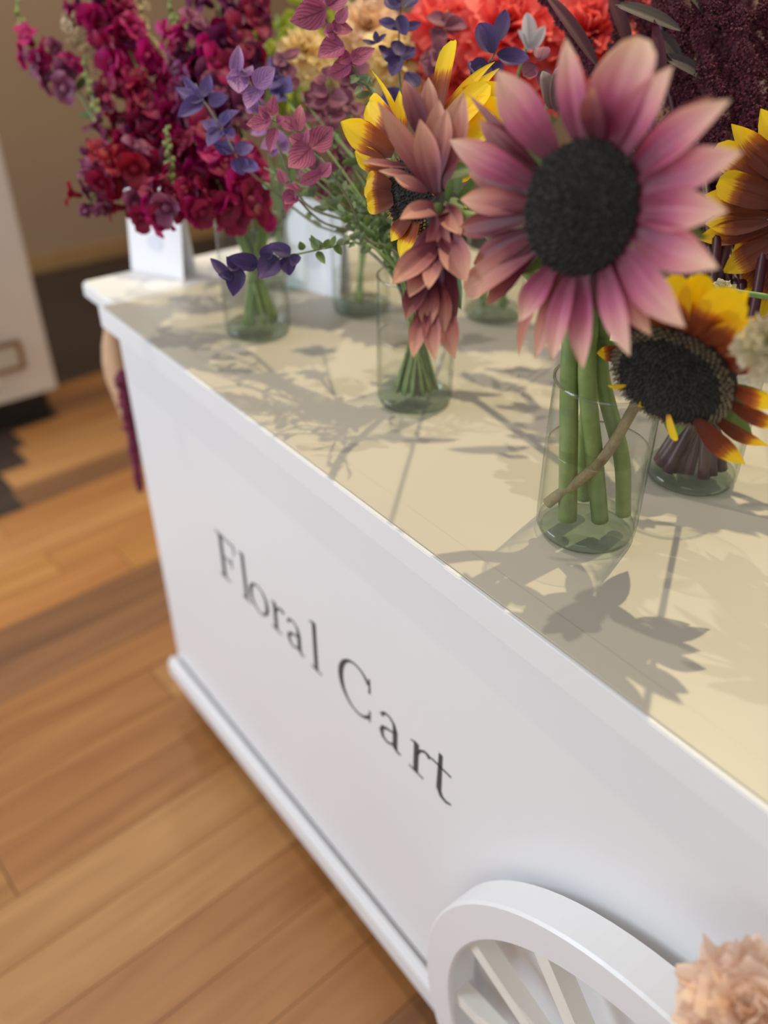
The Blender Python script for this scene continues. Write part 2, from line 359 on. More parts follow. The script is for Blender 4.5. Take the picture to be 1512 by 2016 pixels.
def plank(x, y0, y1, mat):
    ln = round((y1-y0)/.05)*.05
    key = (ln, mat.name)
    if key not in pm: pm[key] = plank_mesh(PW-.0016, ln-.002, mat)
    o = bpy.data.objects.new('plank', pm[key]); COL.objects.link(o); o.parent = floor
    yc = (y0+y1)/2; o.location = (x*cos(ROTF)-yc*sin(ROTF), x*sin(ROTF)+yc*cos(ROTF), 0); o.rotation_euler.z = ROTF
last = None
for k in range(-25, 18):
    x = k*PW+.03; y = -2.6+rf.choice([0, .15, .3, .45])
    ys = [-2.6, y if y > -2.6 else -2.2]
    while ys[-1] < 2.9: ys.append(min(2.9, ys[-1]+rf.choice([.8, 1.0, 1.2, 1.5])))
    de = dark_end.get(k)
    if k*PW < -1.75: de = 9
    elif de is None and k*PW < -1.2: de = .05
    if x < -.2 or True:
        for a, b in zip(ys, ys[1:]):
            if b-a < .06: continue
            c = rf.choice([i for i in (0, 0, 1, 1, 2, 3, 4, 4) if i != last]); last = c
            if de is not None and b <= de: plank(x, a, b, DWOOD)
            elif de is not None and a < de:
                plank(x, a, de, DWOOD); plank(x, de, b, WOODS[c])
            else: plank(x, a, b, WOODS[c])
wf = box('wall_far', (-3.05, -2.6, 0), (-2.95, 2.9, 2.8), M['wall'], None, 0); tag(wf, 'tan painted wall behind the cart', 'wall', kind='structure')
bb = box('baseboard_far', (-2.95, -2.6, 0), (-2.925, 2.9, .075), M['ledge'], None, .004); tag(bb, 'golden wood baseboard along the tan wall', 'baseboard', kind='structure')
wb = box('wall_back', (-2.95, 2.9, 0), (2.6, 3.0, 2.8), M['wall'], None, 0); tag(wb, 'tan painted wall behind the flowers', 'wall', kind='structure')

# white cabinet at the left
cx = on(115, 765, 2, .10)
cab = thing('white_cabinet', (cx.x-.2, cx.y-.4, 0), 'white display cabinet on a black plinth standing on the dark boards', 'cabinet')
X1, Y1 = cx.x, cx.y
box('body', (X1-.40, Y1-.85, .10), (X1, Y1, 1.35), M['cab'], cab, .006)
box('plinth', (X1-.38, Y1-.83, 0), (X1-.05, Y1-.03, .10), M['black'], cab, .002)
fr = on(16, 697, 0, X1)
box('door_panel', (X1, Y1-.80, .16), (X1+.008, Y1-.17, 1.30), M['cab'], cab, .003)
h2 = on(38, 668, 0, X1+.012); h3 = on(42, 727, 0, X1+.012)
pf = box('label_frame', (X1+.008, h2.y-.12, h3.z), (X1+.016, h2.y, h2.z), M['brass'], cab, .002); tag(pf, 'brass label frame')
box('label_plate', (X1+.014, h2.y-.105, h3.z+.018), (X1+.018, h2.y-.018, h2.z-.018), M['plate'], pf, 0)

# ------------------------------------------------------------------ the cart
XE, YD = 2.0, .66           # near end and depth
cart = thing('floral_cart', (1.0, .33, 0), 'white wooden floral cart with a cream top and a spoked wheel', 'cart')
box('tabletop_edge', (-.0, 0, TOP-.037), (XE, .0302, TOP), M['top'], cart, 0)
box('tabletop', (-.0, .0302, TOP-.037), (XE, YD, TOP-.0005), M['top'], cart, 0)
box('fascia', (-.012, -.006, TOP-.037), (XE+.01, .0, TOP-.001), M['white'], cart, .0015)
box('end_fascia', (-.010, .0, TOP-.037), (-.0, YD, TOP-.001), M['white'], cart, .0015)
box('end_shelf', (-.138, .016, TOP-.030), (-.0102, YD-.02, TOP-.002), M['white'], cart, .004)
fp = box('front_panel', (.012, .010, .15), (XE-.02, .024, TOP-.037), M['white'], cart, .001)
box('end_panel', (.012, .0245, .15), (.030, YD-.02, TOP-.037), M['white'], cart, .001)
box('end_panel', (XE-.04, .0245, .15), (XE-.02, YD-.02, TOP-.037), M['white'], cart, .001)
box('back_panel', (.031, YD-.04, .15), (XE-.041, YD-.021, TOP-.037), M['white'], cart, .001)
box('plinth_moulding', (-.004, -.012, .10), (XE, .010, .152), M['white'], cart, .008)
box('end_moulding', (-.006, .0105, .10), (.014, YD-.01, .152), M['white'], cart, .006)
box('bottom_board', (.015, .011, .102), (XE-.02, YD-.03, .118), M['white'], cart, .002)
# casters under the body
for (x, y) in ((.14, .14), (.14, YD-.14), (XE-.14, YD-.14)):
    cs = box('caster', (x-.03, y-.012, .035), (x+.03, y+.012, .102), M['metal'], cart, .003)
    V, Fc = tube_geo([Vector((x, y-.01, .035)), Vector((x, y+.01, .035))], .034, 20); mk('caster_wheel', V, Fc, M['rubber'], cs)
# wheel
WC = Vector((1.229, 0, .340)); RO, RI, YF, YB = .343, .296, -.050, -.008
def ring(name, ro, ri, y0, y1, mat, parent, seg=96):
    V, Fc = [], []
    b = .003
    prof = [(ro-b, y0), (ro, y0+b), (ro, y1), (ri, y1), (ri, y0+b), (ri+b, y0)]
    for k in range(seg):
        a = 2*pi*k/seg
        for r, y in prof: V.append(Vector((WC.x+r*cos(a), y, WC.z+r*sin(a))))
    m = len(prof)
    for k in range(seg):
        for j in range(m):
            Fc.append((k*m+j, k*m+(j+1) % m, ((k+1) % seg)*m+(j+1) % m, ((k+1) % seg)*m+j))
    o = mk(name, V, Fc, mat, parent, smooth=False); return o
wheel = ring('wheel', RO, RI, YF, YB, M['white'], cart)
ring('wheel_hub', .055, .012, -.058, -.004, M['cream_paint'], wheel, 40)
for k in range(12):
    a = 2*pi*k/12+.16; d = Vector((cos(a), 0, sin(a))); s = Vector((-sin(a), 0, cos(a)))
    V = []; Fc = []
    for r in (.05, RI+.002):
        for (q, y) in ((-.011, -.040), (.011, -.040), (.011, -.018), (-.011, -.018)): V.append(WC+d*r+s*q+Vector((0, y, 0)))
    for j in range(4): Fc.append((j, (j+1) % 4, 4+(j+1) % 4, 4+j))
    Fc += [(0, 1, 2, 3), (7, 6, 5, 4)]
    mk('spoke', V, Fc, M['cream_paint'], wheel, smooth=False)

# lettering on the front panel
def letter(strokes, x0, z0, s, sx=1.0):
    V, Fc = [], []
    for pts, ws in strokes:
        n = len(pts); b = len(V)
        for i, (x, y) in enumerate(pts):
            a = pts[max(i-1, 0)]; c = pts[min(i+1, n-1)]
            dx, dy = c[0]-a[0], c[1]-a[1]; L = sqrt(dx*dx+dy*dy) or 1
            wd = .8*(ws[i] if isinstance(ws, list) else ws)
            nx, ny = -dy/L*wd/2, dx/L*wd/2
            for yy in (.0092, .0102):
                V.append(Vector((x0+(x+nx)*s*sx, yy, z0+(y+ny)*s))); V.append(Vector((x0+(x-nx)*s*sx, yy, z0+(y-ny)*s)))
        for i in range(n-1):
            a = b+4*i; e = a+4
            Fc.append((a, a+1, e+1, e)); Fc.append((a, e, e+2, a+2)); Fc.append((a+1, a+3, e+3, e+1))
        Fc.append((b, b+2, b+3, b+1)); e = b+4*(n-1); Fc.append((e, e+1, e+3, e+2))
    mk('letter', V, Fc, M['ink'], fp, smooth=False)
def arc(cx, cy, rx, ry, a0, a1, wt, wn, n=28):
    P, Wd = [], []
    for i in range(n+1):
        a = radians(a0+(a1-a0)*i/n); P.append((cx+rx*cos(a), cy+ry*sin(a))); Wd.append(wn+(wt-wn)*cos(a)**2)
    return P, Wd
LT = {
 'F': [([(.18, 0), (.18, 1)], .13), ([(.03, .015), (.36, .015)], .035), ([(.03, .985), (.62, .985)], .04), ([(.61, 1), (.61, .78)], [.05, .02]), ([(.18, .52), (.48, .52)], .04), ([(.48, .63), (.48, .41)], .035)],
 'l': [([(.15, 0), (.15, 1.04)], .11), ([(.02, .015), (.29, .015)], .03), ([(.03, .99), (.15, 1.03)], [.02, .04])],
 'o': [arc(.30, .31, .245, .30, 0, 360, .11, .035)],
 'r': [([(.14, 0), (.14, .62)], .11), ([(.01, .015), (.29, .015)], .03), ([(.03, .58), (.14, .615)], [.02, .04]), ([(.17, .42), (.22, .54), (.30, .60), (.36, .595), (.40, .56)], [.04, .05, .05, .08, .10])],
 'a': [([(.38, .05), (.38, .44)], .11), ([(.38, .42), (.35, .54), (.26, .605), (.16, .59), (.09, .49)], [.10, .07, .04, .05, .09]), ([(.36, .35), (.22, .31), (.12, .25), (.09, .15), (.13, .05), (.22, .02), (.30, .06), (.36, .13)], [.03, .05, .08, .10, .08, .05, .04, .03]), ([(.38, .08), (.43, .02), (.50, .03)], [.11, .06, .03])],
 'C': [arc(.42, .50, .37, .50, 42, 318, .13, .04), ([(.71, .98), (.71, .68)], [.02, .05]), ([(.71, .30), (.71, .06)], [.04, .02])],
 't': [([(.18, .86), (.18, .14), (.23, .04), (.32, .02), (.41, .06)], [.08, .11, .09, .06, .03]), ([(.02, .61), (.38, .61)], .035)],
}
SZ, ZB = .088, .549
for ch, x in (('F', .282), ('l', .356), ('o', .382), ('r', .447), ('a', .488), ('l', .555), ('C', .628), ('a', .716), ('r', .783), ('t', .824)):
    letter(LT[ch], .281+(x-.282)*.980, ZB+.002, SZ, 1.12)

# ------------------------------------------------------------------ cards
def card(pxl, pxr, hgt, lean, label, z):
    a = on(*pxl, 2, z); b = on(*pxr, 2, z); n = (b-a).cross(Vector((0, 0, 1))).normalized()
    if n.dot(CAM-a) < 0: n = -n
    t = thing('place_card', (a+b)/2, label, 'card', None)
    up = (Vector((0, 0, 1))*hgt)-n*(hgt*lean)
    for name, sg in (('front_leaf', 1), ('back_leaf', -1)):
        o0 = Vector() if sg > 0 else -n*(2*hgt*lean); u = up if sg > 0 else Vector((0, 0, hgt))+n*(hgt*lean)
        th = n*.0005
        V = [a+o0+th, b+o0+th, b+o0+u+th, a+o0+u+th, a+o0-th, b+o0-th, b+o0+u-th, a+o0+u-th]
        f = mk(name, V, [(0, 1, 2, 3), (7, 6, 5, 4), (0, 4, 5, 1), (1, 5, 6, 2), (2, 6, 7, 3), (3, 7, 4, 0)], M['card'], t, smooth=False)
        if sg > 0:
            # small round pale mark printed in the lower half
            c = (a+b)/2+up*.36+n*.0012; e = (b-a).normalized(); uu = up.normalized(); V2 = [c]+[c+(e*cos(q*pi/8)*.15+uu*sin(q*pi/8)*.12)*(b-a).length for q in range(16)]
            mk('printed_mark', V2, [(0, 1+q, 1+(q+1) % 16) for q in range(16)], M['cardmark'], f, smooth=False)
card((259, 530), (362, 552), .150, .12, 'white folded card standing on the cart end shelf under snapdragons', TOP-.001)
card((560, 560), (668, 588), .145, .12, 'white folded card standing between two vases behind the purple sprig', TOP)

# ------------------------------------------------------------------ vases
def vase(name, c, r, hgt, level, label, group=None):
    t = thing(name, (c[0], c[1], TOP), label, 'vase', group); z = (c[0], c[1], TOP)
    th = .0022
    prof = [(r*.93, .0015), (r*.99, .008), (r, .02), (r, hgt*.6), (r*.985, hgt-.002), (r*.98, hgt)]
    lathe('glass_wall', prof, z, M['glass'], t, 56)
    lathe('glass_base', [(.0004, .0125), (r*.90, .0135), (r*.955, .011), (r*.93, .0025), (r*.80, .0006), (.0004, .0006)], z, M['glassbase'], t, 56)
    V, Fc = [], []
    if level:
        lathe('water', [(r-.003, .0145), (r-.0028, level-.002), (r-.0020, level+.0012), (r-.0055, level-.001), (.0004, level-.0012)], z, M['water'], t, 56)
    # rim bead
    P = [Vector((c[0]+r*.98*cos(2*pi*k/56), c[1]+r*.98*sin(2*pi*k/56), TOP+hgt)) for k in range(57)]
    V, Fc = tube_geo(P, .0016, 6); mk('rim', V, Fc, M['rim'], t)
    return (Vector((c[0], c[1], TOP)), r, hgt)
V1 = vase('glass_vase', (.877, .149), .0505, .168, .098, 'clear glass vase of thick green stems below the rose sunflower')
V2 = vase('glass_vase', (.880, .318), .050, .165, .085, 'glass vase of dark wine stems under the drooping sunflower')
V3 = vase('glass_vase', (.551, .190), .0485, .165, .09, 'glass vase of thin green stems behind the side-on sunflower')
V4 = vase('glass_vase', (.236, .145), .049, .165, .09, 'glass vase holding the snapdragon stems next to the white card')
V5 = vase('glass_vase', (.262, .318), .045, .165, .06, 'glass vase partly hidden behind the thin green stems')
V6 = vase('glass_vase', (.405, .468), .046, .165, .06, 'glass vase of dark stems behind the rose sunflower petals')
V7 = vase('glass_vase', (.085, .285), .046, .165, .07, 'glass vase behind the snapdragon vase at the cart end')
V8 = vase('glass_vase', (1.02, .47), .046, .165, .07, 'glass vase beyond the wine-stemmed vase')
rs = random.Random(5)
FWH = Vector((FW.x, FW.y, 0)).normalized()
def v1p(bx, by, rx, ry, m=None, bz=.02):
    c, r, h = V1; b = c+RT*bx+FWH*by+Vector((0, 0, bz)); t = c+RT*rx+FWH*ry+Vector((0, 0, h+.004))
    mid = c+RT*m[0]+FWH*m[1]+Vector((0, 0, m[2])) if m else b.lerp(t, .5)
    return [b, mid, t]
def stem_path(v, head, mid=None, a=None, spread=.70, droop=0):
    if isinstance(a, list): return a+[Vector(q) for q in (mid or [])]+[Vector(head)]
    c, r, h = v; hd = Vector(head); d = Vector((hd.x-c.x, hd.y-c.y, 0)); d = d.normalized() if d.length > .01 else Vector((1, 0, 0))
    ang = math.atan2(d.y, d.x)+pi+rs.uniform(-1.9, 1.9) if a is None else a
    rr = (r-.012)*spread*rs.uniform(.6, 1.15); rr = min(rr, r-.011)
    b = c+Vector((rr*cos(ang), rr*sin(ang), .018))
    ang2 = ang+pi+rs.uniform(-.7, .7); r2 = (r-.012)*rs.uniform(.35, .85)
    m = c+Vector((r2*cos(ang2), r2*sin(ang2), h))
    pts = [b, b.lerp(m, .5), m]
    if mid: pts += [Vector(q) for q in mid]
    else: pts.append(m.lerp(hd, .5)+Vector((0, 0, .012)))
    return pts+[hd]

# ------------------------------------------------------------------ sunflowers
def flower_disc(parent, c, n, R, mat, seedmat, rim=None, dome=.28, cnt=420, depth=.012):
    B = Matrix.Translation(c) @ basis(n)
    V, Fc = [], []; seg = 40; prof = [(0, dome*R)]+[(R*s, dome*R*(1-s*s)) for s in (.3, .55, .75, .9)]+[(R, 0), (R*1.02, -depth*.5), (R*.8, -depth)]
    V.append(B @ Vector((0, 0, prof[0][1])))
    for (r, z) in prof[1:]:
        for k in range(seg): V.append(B @ Vector((r*cos(2*pi*k/seg), r*sin(2*pi*k/seg), z)))
    for k in range(seg): Fc.append((0, 1+k, 1+(k+1) % seg))
    for i in range(len(prof)-2):
        for k in range(seg): Fc.append((1+i*seg+k, 1+(i+1)*seg+k, 1+(i+1)*seg+(k+1) % seg, 1+i*seg+(k+1) % seg))
    d = mk('disc', V, Fc, mat, parent)
    def seeds(nm, lo, hi, m, sz, hh):
        V, Fc = [], []
        for i in range(cnt):
            s = sqrt((i+.5)/cnt)
            if not lo <= s <= hi: continue
            a = i*2.39996; p = Vector((R*s*cos(a), R*s*sin(a), dome*R*(1-s*s))); nn = Vector((p.x*dome*2/R, p.y*dome*2/R, 1)).normalized()
            q = sz*rs.uniform(.8, 1.2); b0 = len(V); x = nn.orthogonal().normalized(); y = nn.cross(x); hq = hh*rs.uniform(.7, 1.3)
            for k in range(4): V.append(B @ (p+(x*cos(k*pi/2)+y*sin(k*pi/2))*q))
            V.append(B @ (p+nn*hq+Vector((rs.uniform(-1, 1), rs.uniform(-1, 1), 0))*q*.5))
            Fc += [(b0+k, b0+(k+1) % 4, b0+4) for k in range(4)]
        o = mk(nm, V, Fc, m, d, smooth=False); tag(o, kind='stuff')
    seeds('disc_floret_ring', .0, .84 if rim else 1.0, seedmat, R*.052, R*.06)
    if rim: seeds('pollen_floret_ring', .84, 1.0, rim, R*.035, R*.09)
    return d
def sunflower(label, c_px, depth, n, Rpx, petals, mat, v, discm, seedm, rim=None, stemr=.0065, smat='stem2', cnt=420, mid=None, auto=0, autolen=1.0, sepals=9, group=None, dome=.28, a=None, plen=2.2):
    c = at(*c_px, depth); n = viewvec(c, *n); R = Rpx*depth/FPX
    back = c-n*.022
    path = stem_path(v, back, mid, a)
    t = thing('sunflower', path[0], label, 'flower', group)
    tube('stem', path[:-1]+[back-n*.015+Vector((0, 0, -.004)), c-n*.010], lambda s: stemr*(1.0-.25*s), M[smat], t, 10, 8)
    # calyx cup
    B = Matrix.Translation(c) @ basis(n); V, Fc = [], []
    prof = [(.006, -.026), (R*.55, -.018), (R*.93, -.008), (R*.98, -.004)]
    for r, z in prof:
        for k in range(24): V.append(B @ Vector((r*cos(k*pi/12), r*sin(k*pi/12), z)))
    for i in range(3):
        for k in range(24): Fc.append((i*24+k, i*24+(k+1) % 24, (i+1)*24+(k+1) % 24, (i+1)*24+k))
    mk('calyx', V, Fc, M['calyx'], t)
    flower_disc(t, c, n, R, M[discm], M[seedm], M[rim] if rim else None, dome, cnt)
    bx = basis(n)
    for k in range(sepals):
        an = 2*pi*k/sepals+rs.uniform(-.2, .2); d = (bx @ Vector((cos(an), sin(an), 0)))
        petal('sepal', t, M['leaf'], c+d*R*.7-n*.014, c+d*R*rs.uniform(1.5, 1.9)-n*rs.uniform(.018, .03), R*.5, n, bulge=-.06, fold=.3, prof=HEART, nv=6, nu=4)
    for i, p in enumerate(petals):
        (tx, ty), wpx = p[0], p[1]; o = p[2] if len(p) > 2 else {}
        off = 1.6*o.get('off', rs.uniform(-.004, .008))
        tip = at(tx, ty, o['d']) if 'd' in o else on_plane(tx, ty, c+n*off, n)
        if 'b' in o: base = at(*o['b'], o.get('bd', depth))
        else:
            d = tip-c; d = (d-n*d.dot(n)).normalized(); base = c+d*R*.93-n*rs.uniform(.001, .005)
        mm = M[o.get('m', mat if isinstance(mat, str) else rs.choice(mat))]
        petal('petal', t, mm, base, tip, wpx*depth/FPX*1.06, o.get('n', n), bulge=o.get('bulge', rs.uniform(.05, .14)), fold=o.get('fold', rs.uniform(.15, .45)), prof=o.get('prof', RAY), curl=o.get('curl', rs.uniform(-.08, .05)), ruffle=o.get('r', .02), twist=o.get('tw', rs.uniform(-.15, .15)), nv=12, nu=8)
    for k in range(auto):
        an = 2*pi*(k+rs.uniform(-.25, .25))/auto; d = bx @ Vector((cos(an), sin(an), 0)); L = R*plen*rs.uniform(.85, 1.08)*autolen
        mm = M[mat if isinstance(mat, str) else rs.choice(mat)]
        petal('petal', t, mm, c+d*R*.9-n*.006, c+d*L-n*rs.uniform(.004, .02), R*rs.uniform(.55, .72), n, bulge=rs.uniform(.02, .12), fold=rs.uniform(.15, .4), curl=rs.uniform(-.1, .05), ruffle=.02, nv=10, nu=6)
    return t
# large rose sunflower facing the camera
P = [((1118, 75), 62, {'off': .006}), ((1272, 76), 88, {'off': .004, 'prof': BLUNT}), ((1215, 84), 74, {'off': -.004}), ((1317, 130), 66, {'off': .008}), ((1395, 181), 34, {'off': -.006, 'curl': -.15, 'm': 'rose3'}),
     ((1432, 196), 68, {'off': .008, 'bulge': .16}), ((1465, 300), 70, {'off': .004}), ((1426, 415), 72, {'off': .008}), ((1414, 528), 76, {'off': .008}), ((1338, 642), 70, {'off': .010}),
     ((1281, 660), 54, {'off': -.004}), ((1237, 700), 56, {'off': .010}), ((1147, 726), 52, {'off': .004}), ((1086, 710), 54, {'off': .008}), ((1058, 706), 46, {'off': -.002, 'm': 'rose2'}), ((1008, 704), 26, {'off': -.010, 'curl': -.1, 'm': 'rose2'}),
     ((1022, 632), 58, {'off': .008}), ((914, 575), 66, {'off': .002, 'm': 'rose2', 'prof': BLUNT}), ((930, 520), 60, {'off': -.004, 'm': 'rose3'}), ((902, 455), 52, {'off': -.006, 'm': 'rose3'}), ((905, 392), 54, {'off': .004, 'm': 'rose2'}), ((925, 340), 48, {'off': -.008, 'm': 'rose3'}),
     ((883, 276), 62, {'off': .010, 'm': 'rose'}), ((940, 236), 44, {'off': -.006, 'm': 'rose3'}), ((932, 190), 22, {'off': -.012, 'm': 'rose3'}), ((981, 138), 84, {'off': .010}), ((1040, 190), 46, {'off': -.004, 'm': 'rose3'}), ((1165, 170), 54, {'off': .014, 'm': 'rose3'}), ((1360, 260), 44, {'off': -.006, 'm': 'rose3'}), ((1375, 470), 44, {'off': -.006, 'm': 'rose3'}), ((1200, 640), 40, {'off': -.006, 'm': 'rose3'}), ((960, 600), 46, {'off': -.01, 'm': 'rose3'})]
sunflower('large dusty rose sunflower with a black centre facing out', (1140, 410), .62, (-.52, .06, .85), 127, P, 'rose', V1, 'disc', 'seed', None, .0095, cnt=520, a=v1p(-.022, -.012, -.036, .004), mid=[at(1128, 620, .76), at(1140, 500, .68)])
# side-on rose sunflower
d = .72
def sp(b, bd, tip, td, w, **k):
    o = {'b': b, 'bd': bd, 'd': td, 'n': camvec(*k.pop('n', (-.3, .1, .95)))}; o.update(k); return (tip, w, o)
P = [sp((866, 385), .72, (744, 202), .70, 40, m='rose2', bulge=-.12), sp((846, 290), .74, (793, 153), .735, 40, m='rose3'), sp((852, 280), .745, (843, 152), .74, 38, m='rose2'), sp((858, 330), .73, (864, 196), .715, 44, m='rose2'),
     sp((866, 370), .72, (911, 180), .70, 62, m='rose2'), sp((858, 380), .715, (828, 235), .70, 46, m='rose2'), sp((880, 350), .73, (905, 240), .73, 40, m='rose3'),
     sp((800, 328), .74, (711, 316), .74, 15, m='rose2', bulge=.03), sp((820, 352), .735, (745, 334), .735, 16, m='rose2'), sp((842, 376), .73, (775, 345), .73, 26, m='rose2', bulge=-.05),
     sp((880, 414), .715, (788, 430), .70, 52, m='rose2', n=(-.1, .5, .85)), sp((872, 405), .72, (907, 462), .70, 42, m='rose2'), sp((866, 480), .715, (772, 560), .70, 52, m='rose2', bulge=.14),
     sp((860, 500), .71, (843, 568), .69, 33, m='rose2'), sp((880, 462), .715, (920, 558), .69, 54, m='rose2', bulge=.16), sp((840, 545), .715, (798, 626), .70, 42, m='rose3'),
     sp((840, 600), .71, (813, 703), .695, 36, m='rose2'), sp((848, 600), .71, (858, 712), .69, 34, m='rose2'), sp((876, 600), .71, (893, 703), .695, 40, m='rose2'), sp((864, 500), .718, (832, 650), .71, 52, m='rose3'), sp((874, 500), .72, (880, 672), .715, 56, m='rose3'),
     sp((850, 560), .712, (842, 650), .70, 40, m='rose2'), sp((868, 560), .712, (872, 660), .70, 40, m='rose2'), sp((846, 520), .71, (806, 585), .70, 40, m='rose2'), sp((860, 350), .72, (880, 215), .705, 44, m='rose2'), sp((862, 420), .72, (866, 540), .71, 46, m='rose2'), sp((868, 440), .725, (818, 520), .715, 44, m='rose3'), sp((872, 350), .73, (930, 330), .74, 40, m='leaf'), sp((880, 520), .73, (908, 610), .73, 34, m='leaf', prof=HEART), sp((890, 420), .74, (898, 310), .745, 34, m='leaf'), sp((886, 400), .74, (930, 380), .75, 34, m='leaf')]
sunflower('copper rose sunflower seen side-on with drooping petals', (874, 425), .738, (-.55, .0, -.62), 44, P, 'rose2', V1, 'disc', 'seed', None, .0085, sepals=7, cnt=160, a=v1p(.002, .026, -.014, .028), mid=[at(1100, 600, .80), at(980, 470, .765)])
# red and yellow sunflower behind it
P = [((893, 79), 50, {'d': .83, 'prof': BLUNT, 'curl': 0, 'b': (868, 215), 'bd': .84}), ((967, 109), 24, {'d': .84, 'm': 'bicol', 'tw': .8}), ((983, 134), 26, {'d': .845, 'tw': .6, 'm': 'yel'}), ((962, 166), 56, {'d': .82, 'm': 'yel', 'prof': BLUNT}), ((1008, 238), 66, {'d': .82, 'm': 'yel', 'prof': BLUNT, 'b': (905, 215), 'bd': .84}), ((978, 252), 54, {'d': .815, 'm': 'yel', 'prof': BLUNT, 'b': (890, 240), 'bd': .84}), ((1000, 195), 54, {'d': .83, 'm': 'yel', 'prof': BLUNT, 'b': (905, 190), 'bd': .845}),
     ((735, 138), 15, {'d': .88, 'm': 'yel', 'bulge': -.25}), ((722, 200), 58, {'d': .885, 'b': (785, 262), 'bd': .87, 'prof': BLUNT}), ((670, 240), 60, {'d': .875, 'b': (775, 300), 'bd': .865}), ((697, 298), 44, {'d': .885, 'b': (768, 330), 'bd': .875}),
     ((719, 362), 52, {'d': .872, 'b': (770, 372), 'bd': .865, 'prof': BLUNT, 'm': 'bicol2'}), ((722, 402), 46, {'d': .872, 'b': (774, 392), 'bd': .865, 'prof': BLUNT, 'm': 'bicol2'}), ((768, 474), 40, {'d': .87, 'b': (808, 428), 'bd': .86, 'm': 'bicol2'}), ((788, 510), 46, {'d': .86, 'b': (822, 435), 'bd': .855, 'm': 'bicol'}), ((840, 530), 40, {'d': .85, 'm': 'bicol'}),
     ((790, 180), 44, {'d': .87, 'm': 'bicol'}), ((940, 330), 46, {'d': .83}), ((930, 430), 46, {'d': .83}), ((890, 500), 46, {'d': .84})]
sunflower('red and yellow sunflower half hidden behind the side-on sunflower', (812, 378), .86, (-.74, .05, .66), 80, P, 'bicol', V3, 'disc2', 'seed', 'seedy', .005, cnt=380, plen=2.0)
# drooping red and yellow sunflower, lower right
P = [((1334, 546), 62, {'prof': BLUNT, 'm': 'bicol'}), ((1388, 544), 60, {'prof': BLUNT, 'm': 'bicol'}), ((1450, 574), 78, {'m': 'bicol', 'prof': BLUNT, 'off': .004}), ((1476, 566), 44, {'m': 'bicol', 'tw': .5, 'off': -.006}), ((1482, 632), 66, {'m': 'bicol'}), ((1500, 700), 54, {'m': 'bicol2'}), ((1300, 590), 52, {'m': 'bicol2'}),
     ((1545, 790), 50, {'m': 'bicol'}), ((1545, 842), 46, {'m': 'bicol2'}), ((1514, 882), 44, {'m': 'bicol2', 'd': .735}), ((1467, 915), 60, {'m': 'bicol2', 'd': .72, 'b': (1372, 825), 'bd': .725}), ((1331, 868), 20, {'m': 'yel', 'd': .735, 'b': (1316, 815), 'bd': .735, 'prof': BLUNT}), ((1196, 760), 14, {'m': 'yel', 'd': .745, 'b': (1236, 757), 'bd': .745}), ((1256, 800), 24, {'m': 'yel', 'd': .75, 'b': (1280, 780), 'bd': .75}), ((1175, 694), 40, {'m': 'bicol2', 'd': .76, 'b': (1230, 690), 'bd': .75}), ((1240, 620), 50, {'m': 'bicol2'})]
sunflower('red and yellow sunflower with a large dark disc drooping over the wine-stemmed vase', (1321, 746), .72, (-.38, -.64, .66), 124, P, 'bicol', V1, 'disc2', 'seed', 'seedg', .0058, 'fuzzy', cnt=700, a=v1p(-.043, -.006, .034, -.012, (0, -.02, .095), .035), mid=[])
# mahogany sunflower at the right edge
P = [((1498, 214), 60, {'m': 'bicol'}), ((1440, 244), 50, {'m': 'bicol2'}), ((1409, 290), 58, {'m': 'bicol2', 'prof': BLUNT}), ((1414, 357), 60, {'m': 'bicol2', 'prof': BLUNT}), ((1386, 384), 54, {'m': 'bicol2'}), ((1388, 440), 52, {'m': 'bicol2'}), ((1374, 470), 48, {'m': 'bicol2'}), ((1423, 536), 54, {'m': 'bicol2'}), ((1450, 590), 54, {'m': 'bicol2'}), ((1475, 320), 50, {'off': -.004}), ((1440, 500), 50, {'off': -.004}), ((1570, 190), 62), ((1650, 190), 62), ((1740, 250), 62), ((1800, 340), 62), ((1820, 430), 62), ((1800, 520), 62), ((1740, 600), 62), ((1660, 650), 62), ((1570, 655), 62), ((1500, 625), 58, {'off': -.005})]
sunflower('mahogany sunflower with short yellow tips beside the dark plumes', (1612, 425), .84, (-.1, .0, .97), 92, P, 'bicol2', V8, 'disc2', 'seed', 'seedy', .0055, cnt=300)
for k_, (x_, y_) in enumerate(((1165, 560), (1195, 590))):
    pth = [v1p(.010, -.014, -.022, -.008), v1p(.036, -.002, -.006, .012, (.022, -.006, .09))][k_]+[at(x_, y_, .74)]; t = thing('sunflower_stalk', pth[0], ['thick green sunflower stalk beside the vase wall behind the rose sunflower', 'thick green leafless stalk standing in the middle of the front vase'][k_], 'foliage')
    tube('stem', pth, [.0085, .0078][k_], M['stem2'], t, 10, 8)
    petal('leaf', t, M['leaf'], pth[-1], pth[-1]+UP*.04-FW*-.03, .03, camvec(0, .3, 1), prof=HEART)

# ------------------------------------------------------------------ leaves along stems
LEAF = {}
for nm, mt in (('leaf', 'leaf'), ('sage', 'sage'), ('lime', 'lime')):
    LEAF[nm] = [mesh_of('leaf_blade', [petal_geo((0, 0, 0), (0, .3*k, 1), .42, (0, -1, .1), bulge=.12, fold=.3, prof=OVAL, ruffle=.04, nv=6, nu=4)], M[mt]) for k in (.2, -.2)]
def leaves(parent, path, t0, t1, cnt, size, kind='sage', rng=rs):
    n = len(path)
    for i in range(cnt):
        t = t0+(t1-t0)*(i+rng.random()*.6)/cnt; p = path[min(int(t*(n-1)), n-1)]
        d = Vector((rng.uniform(-1, 1), rng.uniform(-1, 1), rng.uniform(-.2, .9))).normalized()
        inst('leaf', rng.choice(LEAF[kind]), Matrix.Translation(p) @ basis(d, TOCAM(p)) @ Matrix.Scale(size*rng.uniform(.7, 1.3), 4), parent)

